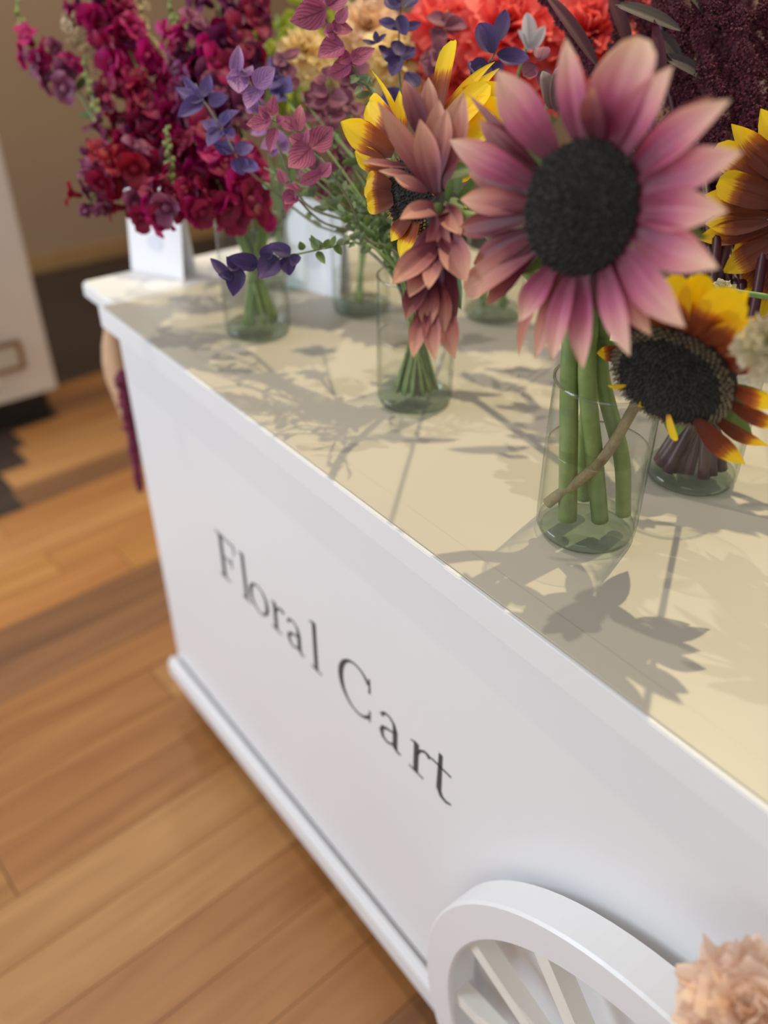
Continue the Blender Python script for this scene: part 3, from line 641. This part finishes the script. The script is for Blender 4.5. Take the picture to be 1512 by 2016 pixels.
# ------------------------------------------------------------------ clary sage (veined bracts)
def sage(label, v, pxpath, depth, bracts, mat, prof=HEART, name='clary_sage', stemr=.0017, lv=6, lsize=.016, lkind='sage', dj=.008, group=None, cat='flower', lz=(.38, .58)):
    pts = [at(x, y, depth+(dd[0] if dd else 0)) for (x, y, *dd) in pxpath]
    path = stem_path(v, pts[0], None)[:-1]+pts
    t = thing(name, path[0], label, cat, group)
    fine = bez(path, 6); V, Fc = tube_geo(fine, lambda s: stemr*(1.25-.7*s), 6); mk('stem', V, Fc, M['dstem' if pts[-1].z > TOP+.2 and depth < 1.05 else 'stem'], t)
    for b in bracts:
        (bx, by), (tx, ty), wpx = b[:3]; o = b[3] if len(b) > 3 else {}
        bd = depth-.006+rs.uniform(-.002, .002); p0 = at(bx, by, bd); p1 = at(tx, ty, bd+o.get('dz', rs.uniform(-dj, dj)))
        petal('bract', t, M[o.get('m', mat)], p0, p1, wpx*depth/FPX*1.08, camvec(rs.uniform(-.35, .35), rs.uniform(-.2, .5), 1), bulge=rs.uniform(-.16, .16), fold=rs.uniform(.1, .5), prof=o.get('prof', prof), curl=rs.uniform(-.12, .12), ruffle=.03, twist=rs.uniform(-.25, .25), nv=9, nu=6)
    leaves(t, fine, lz[0], lz[1], lv, lsize, lkind if lkind in LEAF else 'sage')
    return t
sage('pink-veined clary sage spike arching high over the cream blooms', V3, [(735, 195, .02), (715, 160), (690, 125), (655, 65), (630, 15), (612, -30)], .93,
     [((641, 17), (572, 44), 54), ((651, 53), (694, 62), 36), ((664, 45), (685, 12), 26), ((678, 89), (625, 110), 56), ((691, 122), (646, 150), 38), ((692, 122), (738, 94), 32), ((640, 10), (600, -30), 50), ((645, 12), (690, -26), 46), ((660, 60), (636, 66), 30), ((690, 108), (664, 120), 30), ((655, 50), (672, 68), 22), ((690, 115), (714, 118), 24), ((706, 150), (690, 165), 14, {'m': 'sage'}), ((708, 150), (732, 166), 16, {'m': 'sage'}), ((712, 165), (728, 148), 16, {'m': 'sage'}), ((712, 170), (698, 186), 12, {'m': 'sage'})], 'pbract', lv=10)
sage('pink-veined clary sage spike with open bracts in front of the mauve ones', V3, [(720, 470, .06), (690, 400, .02), (645, 330), (610, 288), (582, 256), (534, 236), (512, 228)], .93,
     [((534, 236), (485, 246), 38), ((530, 230), (508, 208), 22), ((534, 228), (540, 186), 24), ((542, 252), (529, 300), 27), ((585, 258), (593, 203), 25), ((582, 254), (548, 231), 28), ((597, 282), (568, 268), 28), ((612, 291), (656, 250), 48), ((612, 291), (568, 332), 50), ((630, 345), (652, 320), 30), ((634, 340), (590, 362), 24, {'prof': OVAL}), ((545, 240), (560, 232), 18), ((600, 285), (605, 250), 18)], 'pbract', lv=8)
sage('lilac clary sage tip beside the dark snapdragons', V3, [(600, 400, .05), (545, 280, .02), (500, 180), (475, 130), (467, 92)], .96,
     [((466, 145), (469, 88), 30), ((468, 138), (470, 184), 42), ((480, 152), (497, 128), 24), ((502, 170), (540, 131), 42), ((508, 172), (486, 214), 44), ((470, 140), (450, 146), 14), ((490, 170), (462, 176), 24)], 'vbract', lv=5)
sage('pale pink clary sage tip low among the green stems', V3, [(640, 440, .05), (585, 390), (560, 360)], .97,
     [((585, 385), (560, 400), 26), ((575, 372), (562, 420), 26), ((590, 370), (560, 366), 20), ((560, 360), (548, 330), 20), ((600, 350), (628, 345), 18)], 'pbract', lv=7)
# violet cluster
bl = [((400, 195), (345, 175), 30), ((398, 198), (350, 230), 32), ((402, 190), (412, 145), 28), ((410, 200), (450, 190), 26), ((395, 200), (362, 150), 20), ((430, 250), (398, 240), 34), ((432, 248), (470, 215), 34), ((436, 256), (410, 290), 36), ((440, 256), (462, 275), 30), ((460, 300), (420, 278), 34), ((466, 300), (500, 285), 30), ((470, 310), (478, 345), 34), ((476, 320), (512, 335), 26), ((440, 250), (448, 215), 22)]
sage('violet clary sage spike against the crimson snapdragons', V3, [(620, 440, .06), (530, 370, .03), (475, 320), (438, 255), (400, 196), (385, 165)], 1.02, bl, 'bbract', lv=5)
# deep purple sprig hanging low
bl = [((563, 506), (571, 542), 32), ((570, 504), (530, 478), 30), ((545, 505), (509, 551), 46), ((520, 510), (532, 480), 26), ((508, 522), (450, 505), 32), ((500, 515), (470, 530), 26), ((468, 526), (458, 583), 38), ((470, 530), (446, 506), 26), ((450, 546), (414, 506), 22), ((458, 545), (430, 540), 20), ((585, 500), (575, 525), 22), ((597, 492), (590, 475), 14, {'m': 'leaf'}), ((625, 492), (613, 464), 16, {'m': 'leaf'}), ((625, 495), (640, 520), 16, {'m': 'leaf'}), ((650, 485), (660, 462), 14, {'m': 'leaf'}), ((660, 482), (672, 502), 14, {'m': 'leaf'}), ((640, 488), (648, 470), 14, {'m': 'leaf'})]
sage('deep purple sage sprig drooping sideways over the tabletop', V3, [(700, 478, .03), (640, 489), (577, 502), (520, 515), (465, 530), (430, 528)], .95, bl, 'dbract', lv=8, stemr=.0013)
# dark violet spikes behind
bl = [((782, 60), (746, 36), 26), ((793, 57), (829, 48), 22), ((782, 118), (816, 96), 38), ((782, 118), (752, 100), 30), ((785, 20), (760, -6), 30), ((795, 15), (822, -4), 26), ((785, 30), (800, 70), 26), ((786, 80), (780, 110), 30), ((786, 110), (772, 150), 30), ((741, 85), (740, 60), 12), ((741, 85), (713, 80), 12), ((741, 85), (760, 66), 10), ((745, 90), (770, 112), 16), ((822, 172), (800, 142), 38), ((790, 0), (780, -30), 24)]
sage('dark violet sage spike before the cream blooms', V3, [(800, 260, .02), (786, 150), (786, 60), (792, -30)], .98, bl, 'dbract', prof=OVAL, lv=9)
bl = [((972, 104), (944, 44), 42), ((981, 82), (995, 20), 30), ((978, 106), (1042, 118), 34), ((962, 125), (926, 146), 38), ((968, 120), (985, 150), 28), ((940, 150), (925, 120), 28), ((1062, 120), (1072, 88), 30, {'m': 'mbract'}), ((1056, 130), (1030, 150), 34, {'m': 'mbract'}), ((1062, 140), (1075, 165), 34, {'m': 'mbract'})]
sage('deep purple sage tip against the coral blooms', V3, [(900, 260, .04), (945, 150), (972, 108), (984, 70)], .93, bl, 'dbract', prof=OVAL, lv=3)
# softer mauve spikes filling the middle
rm = random.Random(12)
MID = [((560, 110), (600, 200), 'mbract', 1.10), ((640, 150), (660, 260), 'mbract', 1.08), ((690, 200), (690, 310), 'mbract', 1.08), ((600, 160), (640, 240), 'mbract', 1.12), ((540, 120), (560, 190), 'bbract', 1.10), ((700, 120), (690, 220), 'mbract', 1.12), ((740, 240), (720, 330), 'mbract', 1.08), ((660, 290), (680, 380), 'mbract', 1.09), ((500, 210), (560, 300), 'vbract', 1.06), ((770, 170), (765, 260), 'bbract', 1.05), ((870, 90), (850, 180), 'mbract', 1.06), ((880, 20), (870, 110), 'mbract', 1.10), ((610, 300), (640, 390), 'mbract', 1.1)]
MLAB = ['before the pale yellow bloom', 'under the lower pink-veined spike', 'below the arching pink spike', 'between two other mauve ones', 'next to the lilac tip', 'behind the arching pink spike', 'beside the yellow petals', 'among the thin green stems', 'between lilac tip and open pink bracts', 'beside the lone curling yellow petal', 'before the small coral bloom', 'before the coral bloom next to the cream blooms', 'under the open pink bracts']
for i, (tp, bt, mt, dp) in enumerate(MID):
    bl = []
    for k in range(9):
        s = rm.random(); x = tp[0]+(bt[0]-tp[0])*s; y = tp[1]+(bt[1]-tp[1])*s; an = rm.uniform(0, 2*pi); L = rm.uniform(24, 46)
        bl.append(((x, y), (x+L*cos(an), y+L*sin(an)*.8), rm.uniform(24, 38)))
    col = {'mbract': 'dusky mauve', 'bbract': 'blue violet', 'vbract': 'soft lilac'}[mt]
    sage('%s clary sage spike %s' % (col, MLAB[i]), V3, [bt, tp], dp, bl, mt, lv=4, group='%s sage spikes in the middle' % col)

# green sprigs in the middle vase
for i, (x, y, d2) in enumerate([(600, 330, 1.02), (560, 300, 1.05), (660, 340, 1.04), (700, 300, 1.02), (640, 400, .98), (740, 330, 1.0), (690, 420, 1.0), (730, 230, 1.0), (520, 330, 1.06), (620, 250, 1.1), (880, 320, .9), (900, 380, .9), (670, 370, 1.06), (710, 360, 1.08), (640, 330, 1.1), (750, 400, 1.02), (720, 420, 1.05), (600, 380, 1.06), (690, 250, 1.12), (760, 300, 1.04)]):
    hd = at(x, y, d2); path = stem_path(V3, hd)
    t = thing('leafy_sprig', path[0], ('thin grey-green leafy sprig rising among the sage stems' if i % 3 else 'thin fresh green leafy sprig rising among the grey-green ones'), 'foliage', ('grey-green sprigs' if i % 3 else 'fresh green sprigs')+' among the sage stems')
    fine = bez(path, 6); V, Fc = tube_geo(fine, lambda s: .0020-.0012*s, 6); mk('stem', V, Fc, M['stem'], t); leaves(t, fine, .45, 1.0, 14, .019, 'sage' if i % 3 else 'leaf')

# ------------------------------------------------------------------ snapdragons
FLO = {}
def floret_mesh(mt, seed):
    rng = random.Random(seed); parts = []
    for an, L, wd in ((55, .95, .75), (125, .95, .75), (200, .75, .6), (270, .95, .72), (340, .75, .6)):
        a = radians(an+rng.uniform(-10, 10)); dirv = Vector((cos(a), sin(a), 0))
        parts.append(petal_geo(dirv*.12+Vector((0, 0, .25)), dirv*L*rng.uniform(.85, 1.1)+Vector((0, 0, rng.uniform(.25, .75))), wd*1.45, Vector((0, 0, 1)), bulge=.28, fold=.2, prof=BLUNT, curl=rng.uniform(-.2, .05), ruffle=.07, nv=5, nu=5, rng=rng))
    # throat bump and tube
    V, Fc, UV = [], [], []
    for j, (r, z) in enumerate(((.10, -.55), (.24, -.35), (.28, 0), (.34, .28), (.22, .52), (.02, .58))):
        for k in range(8):
            V.append(Vector((r*cos(k*pi/4), r*sin(k*pi/4)*.9, z))); UV.append((k/8, min(1, j/5)))
    for j in range(5):
        for k in range(8): Fc.append((j*8+k, j*8+(k+1) % 8, (j+1)*8+(k+1) % 8, (j+1)*8+k))
    parts.append((V, Fc, UV)); return mesh_of('snapdragon_floret', parts, M[mt])
for mt in ('magenta', 'crimson', 'red', 'plum', 'dusk', 'creamf'): FLO[mt] = [floret_mesh(mt, 30+i) for i in range(3)]
BUD = [mesh_of('snapdragon_bud', [petal_geo((0, 0, 0), (.05*cos(a), .05*sin(a), 1), .75, (cos(a), sin(a), 0), bulge=.3, fold=-.5, prof=OVAL, nv=5, nu=4) for a in (0, 2.1, 4.2)], M[m_]) for m_ in ('bud', 'dusk')]
def snap(label, v, px, depth, mats, nfl, t0=.0, t1=.75, size=.019, buds=8, spread=20, name='snapdragon', bsize=.011, budm=0, seed=1, green=False):
    """px: list of image points from the tip down; florets between t0..t1 of it counted from the bottom"""
    rng = random.Random(seed)
    pts = [at(x, y, depth) for x, y in px][::-1]
    path = stem_path(v, pts[0])[:-1]+pts
    t = thing(name, path[0], label, 'flower')
    fine = bez(path, 6); V, Fc = tube_geo(fine, lambda s: .0030-.0016*s, 6); mk('stem', V, Fc, M['stem'], t)
    spike = bez(pts, 12); n = len(spike)
    for i in range(nfl):
        s = t0+(t1-t0)*(i+rng.random()*.5)/nfl; p = spike[min(n-1, int(s*(n-1)))]
        a = i*2.4+rng.uniform(-.5, .5); out = (RT*cos(a)+UP*sin(a)*.55-FW*(.5+.5*sin(a*1.7))).normalized()
        sz = size*rng.uniform(.85, 1.2)*(1.08-.35*s)
        q = p+out*size*.85+RT*rng.uniform(-1, 1)*spread*.15*depth/FPX
        inst('floret', rng.choice(FLO[rng.choice(mats)]), Matrix.Translation(q) @ basis(out+Vector((0, 0, -.15)), Vector((rng.uniform(-.3, .3), rng.uniform(-.3, .3), 1))) @ Matrix.Scale(sz, 4), t)
    for i in range(buds):
        s = t1+(1-t1)*(i+.5)/buds; p = spike[min(n-1, int(s*(n-1)))]; a = i*2.4
        tg = (spike[-1]-spike[-3]).normalized(); out = (RT*cos(a)-FW*sin(a)+tg*1.2).normalized()
        inst('bud', BUD[budm], Matrix.Translation(p) @ basis(out) @ Matrix.Scale(bsize*(1.25-.6*(i/buds)), 4), t)
    leaves(t, fine, .45, .6, 3, .024, 'leaf', rng)
    return t
snap('magenta snapdragon with a bare green tip leaning furthest toward the tan wall', V4, [(30, -40), (38, 40), (62, 98), (110, 130), (160, 190), (230, 300)], 1.25, ['magenta', 'magenta', 'dusk'], 12, .18, .60, 0.0230, 12, seed=3)
snap('magenta snapdragon with open florets above the green budded spike', V4, [(135, -60), (170, 0), (215, 60), (255, 130), (300, 260)], 1.24, ['magenta', 'magenta', 'plum'], 17, .15, .92, 0.0269, 6, seed=4)
snap('bright magenta snapdragon in front of the straw florets', V4, [(170, -40), (215, 20), (245, 80), (280, 160), (320, 280)], 1.22, ['magenta', 'crimson'], 16, .1, .9, 0.0269, 4, seed=5)
snap('dusky snapdragon ending in a green budded spike', V4, [(165, 110), (172, 160), (190, 220), (212, 275), (250, 320)], 1.20, ['dusk', 'plum', 'crimson'], 8, .0, .30, 0.0218, 14, seed=6)
snap('plum snapdragon with a thick green tip', V4, [(325, -30), (340, 30), (360, 75), (385, 115), (400, 170), (410, 260)], 1.18, ['plum', 'magenta', 'dusk'], 18, .0, .62, 0.0256, 12, seed=7)
snap('dark plum snapdragon standing highest', V4, [(420, -60), (430, 10), (440, 70), (440, 140), (440, 240)], 1.20, ['plum', 'plum', 'crimson'], 20, .0, .95, 0.0282, 3, seed=8)
snap('dark plum snapdragon beside the lime foliage', V4, [(490, -10), (485, 50), (480, 110), (465, 190)], 1.22, ['plum', 'crimson'], 14, .0, .95, 0.0256, 3, seed=9)
snap('red snapdragon bending down past the white card', V4, [(165, 420), (185, 385), (215, 350), (250, 330), (320, 320)], 1.18, ['red', 'red', 'crimson', 'dusk'], 18, .05, .85, 0.0230, 7, budm=1, bsize=.014, seed=10)
snap('small red snapdragon above the bending one', V4, [(190, 300), (205, 330), (240, 380), (270, 420), (320, 400)], 1.19, ['red', 'dusk', 'crimson'], 14, .05, .95, 0.0205, 4, budm=1, seed=11)
snap('crimson snapdragon with a green budded tip before the white card', V4, [(328, 248), (330, 290), (335, 330), (342, 380), (345, 410)], 1.12, ['crimson', 'magenta', 'dusk'], 7, .0, .28, 0.0205, 14, seed=12)
snap('deep crimson snapdragon massed above the glass vase', V4, [(380, 270), (400, 310), (430, 360), (450, 410)], 1.15, ['crimson', 'crimson', 'magenta'], 22, .0, 1, 0.0282, 2, seed=13)
snap('crimson snapdragon mass beside the lilac sage', V4, [(470, 290), (475, 330), (480, 380), (470, 420)], 1.18, ['crimson', 'magenta'], 16, .0, 1, 0.0269, 2, seed=14)
snap('magenta snapdragon hanging over the white card', V4, [(300, 395), (330, 420), (370, 415), (400, 400)], 1.13, ['magenta', 'crimson'], 12, .0, 1, 0.0230, 3, seed=15)
snap('red snapdragon deep in the middle of the bunch', V4, [(290, 190), (310, 230), (330, 290), (350, 340)], 1.21, ['red', 'crimson', 'crimson'], 20, .0, 1, 0.0269, 2, seed=16)
snap('crimson snapdragon deep beside the violet sage', V4, [(355, 130), (375, 190), (390, 260), (400, 300)], 1.22, ['crimson', 'plum', 'magenta'], 20, .0, 1, 0.0282, 2, seed=17)
snap('dusky crimson snapdragon below the straw florets', V4, [(235, 180), (260, 220), (280, 260), (310, 330)], 1.22, ['crimson', 'dusk', 'red'], 18, .0, 1, 0.0256, 3, seed=18)
for i, pth in enumerate(([(140, 35), (150, 60), (170, 95), (190, 130)], [(285, -10), (275, 40), (275, 80), (290, 110)], [(290, 110), (310, 135), (325, 165), (338, 200)], [(250, 55), (270, 75), (290, 90), (310, 120)])):
    lab = ['straw coloured statice spike between the two magenta snapdragons', 'straw coloured statice spike standing up at the back', 'straw coloured statice spike bending along the crimson snapdragons', 'short straw coloured statice spike in the snapdragons'][i]
    snap(lab, V4, pth[::-1] if i in (0, 2) else pth, 1.24, ['creamf'], 16, .1, 1, .0105, 0, name='statice', seed=40+i)
# drooping low tops for snap list: foliage tuft
# ------------------------------------------------------------------ round ruffled blooms
BL = {}
def ruff_meshes(mt):
    return [mesh_of('ruffled_petal', [petal_geo((0, 0, 0), (0, .25, 1), 1.0, (0, -1, .25), bulge=.22, fold=.35, prof=RUFF, curl=rr, ruffle=.09, nv=6, nu=10, rng=random.Random(s), notch=.02)], M[mt]) for s, rr in ((1, -.2), (2, .05), (3, -.05))]
def bloom(label, v, px, depth, rpx, mt, name, cnt=30, up=None, group=None, extra=None, stem='stem', seed=0, tight=1.0, path=None, stemr=.003):
    if mt not in BL: BL[mt] = ruff_meshes(mt)
    rng = random.Random(seed+int(px[0])); c = at(*px, depth); r = rpx*depth/FPX
    n = up or (TOCAM(c)*.6+Vector((0, 0, .7))).normalized()
    pth = path or stem_path(v, c-n*r*.5)
    t = thing(name, pth[0], label, 'flower', group)
    tube('stem', pth, stemr, M[stem], t, 8, 6)
    B = basis(n)
    for i in range(cnt):
        s = (i+.5)/cnt; pol = (s**.6)*radians(88)*tight; az = i*2.39996
        d = B @ Vector((sin(pol)*cos(az), sin(pol)*sin(az), cos(pol)))
        face = B @ Vector((-cos(az), -sin(az), 1.2))
        b0 = c-n*r*.45
        L = r*(.95+.35*s)*rng.uniform(.9, 1.1)
        Mx = Matrix.Translation(b0) @ basis(d, -face) @ Matrix.Diagonal((L*rng.uniform(.75, 1.0), L, L, 1))
        inst('petal', rng.choice(BL[mt]), Mx, t)
    for i in range(9):
        az = i*2.39996; pol = .06+.045*i
        d = B @ Vector((sin(pol)*cos(az), sin(pol)*sin(az), cos(pol))); face = B @ Vector((-cos(az), -sin(az), .6)); L = r*rng.uniform(.9, 1.05)
        inst('petal', rng.choice(BL[mt]), Matrix.Translation(c-n*r*.42) @ basis(d, face) @ Matrix.Diagonal((L*.6, L, L, 1)), t)
    return t
bloom('coral ruffled bloom with the purple sage tip before it', V6, (1000, 45), 1.14, 92, 'coral', 'ruffled_bloom', 34)
bloom('coral ruffled bloom next to the cream blooms', V6, (880, 50), 1.18, 78, 'coral', 'ruffled_bloom', 30)
bloom('coral ruffled bloom behind the dark wine leaf', V6, (1165, 50), 1.12, 80, 'coral', 'ruffled_bloom', 32)
bloom('small coral ruffled bloom low behind the rose sunflower', V6, (1090, 130), 1.16, 62, 'coral', 'ruffled_bloom', 26)
bloom('pink ruffled bloom behind the dark plumes', V6, (1262, -14), 1.12, 52, 'hotpink', 'ruffled_bloom', 26)
bloom('small coral ruffled bloom low behind the yellow petals', V6, (900, 130), 1.2, 60, 'coral', 'ruffled_bloom', 24)
bloom('peach bloom at the back above the cream blooms', V5, (725, 50), 1.24, 58, 'peach', 'cream_bloom', 26)
bloom('cream bloom beside the dark violet spike', V5, (790, 100), 1.20, 66, 'creamp', 'cream_bloom', 28)
bloom('pale yellow bloom beside the lime foliage', V5, (600, 95), 1.22, 46, 'creamp', 'cream_bloom', 24)
bloom('cream bloom low behind the pink sage spike', V5, (730, 130), 1.26, 56, 'creamp', 'cream_bloom', 24)
bloom('green-white bloom at the right of the drooping sunflower', V2, (1528, 668), .60, 58, 'greenw', 'pale_bloom', 26, stem='stem')
bloom('small pale green bud between the two right-hand sunflowers', V8, (1424, 565), .84, 18, 'greenw', 'pale_bud', 12)
# blush bloom low in front of the wheel, in a steel bucket on the floor
bc = Vector((1.262, -.085, 0))
bk = thing('flower_bucket', bc, 'galvanised steel flower bucket on the floor before the wheel', 'bucket')
lathe('bucket_body', [(.001, .001), (.07, .001), (.072, .01), (.092, .30), (.096, .302), (.096, .308), (.089, .308), (.069, .012), (.001, .010)], (bc.x, bc.y-.05, 0), M['metal'], bk, 36)
cpk = at(1478, 1990, .60)
bloom('blush ruffled bloom beside the wheel rim', None, (1478, 1990), .60, 104, 'blush', 'blush_bloom', 40, up=(TOCAM(cpk)+Vector((0, 0, .6))).normalized(), path=[Vector((bc.x, bc.y-.06, .02)), Vector((bc.x, bc.y-.05, .3)), Vector((cpk.x, cpk.y, cpk.z-.2)), cpk-Vector((0, 0, .03))], stemr=.004)
# white and taupe petals beside the coral bloom
for lab, px, dp, ms, prs in (('white pointed bloom with folded petals before the coral blooms', (1040, 80), 1.04, 'whitep', [((1040, 100), (1038, 24), 34), ((1046, 98), (1072, 52), 22), ((1040, 95), (1020, 60), 18)]),
                             ('taupe bloom with white petal edges behind the rose sunflower', (1095, 175), .80, 'taupe', [((1090, 215), (1128, 118), 46), ((1085, 215), (1068, 140), 40), ((1095, 220), (1100, 130), 44)])):
    pth = stem_path(V6, at(*px, dp)); t = thing('lisianthus_bloom', pth[0], lab, 'flower'); tube('stem', pth, .002, M['stem'], t)
    for a_, b_, w_ in prs: petal('petal', t, M[ms], at(*a_, dp), at(*b_, dp-.01), w_*dp/FPX, camvec(.2, .2, 1), bulge=.1, fold=.6, prof=OVAL, ruffle=.04)
# ------------------------------------------------------------------ lime foliage at the back
rl = random.Random(3)
for i, (x, y) in enumerate([(500, 20), (545, 30), (585, 40), (560, 90), (630, 10), (520, 80), (650, 60), (470, 0), (600, -20), (690, -10)]):
    hd = at(x, y, 1.34+rl.uniform(-.03, .03)); path = stem_path(V7, hd)
    t = thing('lime_sprig', path[0], 'lime green leafy sprig at the back beside the cream blooms', 'foliage', 'lime sprigs at the back')
    fine = bez(path, 6); V, Fc = tube_geo(fine, .0018, 6); mk('stem', V, Fc, M['stem'], t); leaves(t, fine, .72, 1.0, 16, .032, 'lime', rl)
# ------------------------------------------------------------------ amaranth
def plume_geo(path, rad, cnt, sz, rng):
    V, Fc = [], []; n = len(path)
    for i in range(cnt):
        s = rng.random(); f = s*(n-1); k = min(int(f), n-2); p = path[k].lerp(path[k+1], f-k); r = rad*(1-.75*s**2)*(.7+.3*sin(s*30+rad*900))*(.6+.7*rng.random())
        d = Vector((rng.gauss(0, 1), rng.gauss(0, 1), rng.gauss(0, 1))).normalized(); c = p+d*r; q = sz*rng.uniform(.6, 1.3); b = len(V)
        x = d.orthogonal().normalized(); y = d.cross(x)
        V += [c+x*q, c+y*q, c-x*q, c-y*q, c+d*q*1.5]; Fc += [(b, b+1, b+4), (b+1, b+2, b+4), (b+2, b+3, b+4), (b+3, b, b+4)]
    return V, Fc
ra = random.Random(8)
AM = [('wine plume leaning over the mahogany sunflower', [(1420, 330), (1400, 200), (1380, 80), (1370, -40)], .93, 24), ('wine plume standing behind the upper rose petals', [(1370, 240), (1350, 140), (1330, 40), (1330, -40)], .96, 22),
      ('wide wine plume rising above the mahogany sunflower', [(1480, 280), (1470, 160), (1450, 40), (1440, -60)], .92, 28), ('wine plume at the outer side of the bunch', [(1540, 300), (1530, 160), (1510, 20), (1500, -60)], .93, 28),
      ('slim wine plume between the coral blooms', [(1250, 150), (1225, 80), (1210, 10), (1205, -40)], 1.02, 16), ('slim wine plume crossing the coral bloom', [(1170, 140), (1120, 60), (1085, 0), (1065, -40)], 1.0, 13),
      ('low wine plume in the gap behind the rose sunflower', [(1440, 420), (1390, 330), (1350, 230), (1340, 180)], .97, 26), ('broad wine plume at the back of the bunch', [(1460, 200), (1420, 100), (1400, 0), (1400, -60)], 1.02, 34), ('deep wine plume low beside the mahogany sunflower', [(1430, 520), (1410, 430), (1400, 350), (1410, 290)], 1.0, 30),
      ('wide dark plume filling the back behind the wine leaves', [(1400, 330), (1350, 180), (1330, 60), (1320, -60)], 1.08, 56), ('wide dark plume at the back behind the mahogany sunflower', [(1500, 400), (1470, 220), (1460, 80), (1450, -60)], 1.08, 60), ('wide dark plume lowest behind the rose petals', [(1400, 560), (1380, 460), (1390, 380), (1400, 300)], 1.08, 56), ('wide dark plume at the outer back of the bunch', [(1560, 420), (1550, 220), (1540, 80), (1530, -60)], 1.08, 56),
      ('wine plume tucked behind the wine leaves', [(1330, 200), (1300, 120), (1280, 60), (1290, 0)], 1.04, 26)]
for lab, px, dp, rp in AM:
    pts = [at(x, y, dp) for x, y in px]; path = stem_path(V2, pts[0], spread=.9)[:-1]+pts
    t = thing('amaranth', path[0], lab, 'flower')
    fine = bez(path, 6); V, Fc = tube_geo(fine, lambda s: .0065-.003*s, 8); mk('stem', V, Fc, M['wine_stem'], t)
    sp_ = bez(pts, 8); r = rp*dp/FPX
    V, Fc = tube_geo(sp_, lambda s: r*.5*(1-.7*s*s)*min(1, .12+4*s), 10); mk('plume_core', V, Fc, M['amar2'], t)
    V, Fc = plume_geo(sp_, r, 3600, .0019, ra); o = mk('plume', V, Fc, M['amar'], t, smooth=False); tag(o, kind='stuff')
    for k in range(8):
        q = sp_[ra.randrange(2, len(sp_)-2)]; side = RT*ra.choice((-1, 1))+UP*ra.uniform(-.2, .8)
        V, Fc = plume_geo([q, q+side*r*ra.uniform(1, 1.8), q+side*r*2.2+UP*r*.6], r*.5, 300, .0013, ra); o = mk('side_plume', V, Fc, M['amar'], t, smooth=False); tag(o, kind='stuff')
# big dark blades belonging to one leafy amaranth stalk
pts = [at(1330, 240, .97), at(1310, 120, .97), at(1300, 20, .97)]; path = stem_path(V2, pts[0])[:-1]+pts
t = thing('amaranth_leaf_stalk', path[0], 'leafy wine stalk with long dark blades before the coral bloom', 'foliage')
tube('stem', path, .004, M['wine_stem'], t)
for (b_, t_, w_, m_, dp) in [((1175, 130), (1068, -20), 36, 'wleaf', .92), ((1340, 60), (1210, 8), 44, 'dleaf', .90), ((1300, 190), (1288, 38), 30, 'wleaf', .90), ((1340, 130), (1290, 60), 40, 'dleaf', .93), ((1400, 160), (1300, 110), 40, 'dleaf', .93), ((1240, 100), (1196, -20), 34, 'wleaf', 1.0), ((1420, 60), (1350, -20), 40, 'dleaf', .93)]:
    petal('leaf', t, M[m_], at(*b_, dp), at(*t_, dp-.01), w_*dp/FPX, camvec(.1, .4, 1), bulge=.06, fold=.4, prof=OVAL, ruffle=.03)
# ------------------------------------------------------------------ wrapped bunch hung at the cart end
hb = on(226, 745, 1, .040); HX, HY = hb.x, .040
t = thing('hanging_bunch', (HX, HY, .62), 'kraft paper wrapped bunch hanging at the far end of the cart', 'flower')
za, zb = on(212, 650, 1, HY).z, on(248, 850, 1, HY).z
V, Fc = [], []
for j in range(7):
    q = j/6; z = za+(zb-za)*q; r = [.012, .024, .030, .032, .028, .020, .008][j]; ox = .012*q*q
    for k in range(14):
        a = 2*pi*k/14; rr = r*(1+.12*sin(3*a+j)); V.append(Vector((HX+ox+rr*cos(a), HY+.010+rr*sin(a)*.8, z)))
for j in range(6):
    for k in range(14): Fc.append((j*14+k, j*14+(k+1) % 14, (j+1)*14+(k+1) % 14, (j+1)*14+k))
mk('paper_wrap', V, Fc, M['kraft'], t)
pp = [on(243, 735, 1, .022), on(250, 800, 1, .02), on(262, 870, 1, .02), on(276, 965, 1, .02)]
V, Fc = tube_geo(bez(pp, 6), lambda s: .012-.006*s, 8); mk('flower_tail', V, Fc, M['plumstem'], t)
V, Fc = plume_geo(bez(pp, 6), .013, 500, .004, ra); o = mk('flower_plume', V, Fc, M['plumstem'], t, smooth=False); tag(o, kind='stuff')
HZ = za
mk('hook', *tube_geo([Vector((HX, HY+.01, HZ-.01)), Vector((HX, HY+.01, .891))], .002, 6), M['metal'], t)
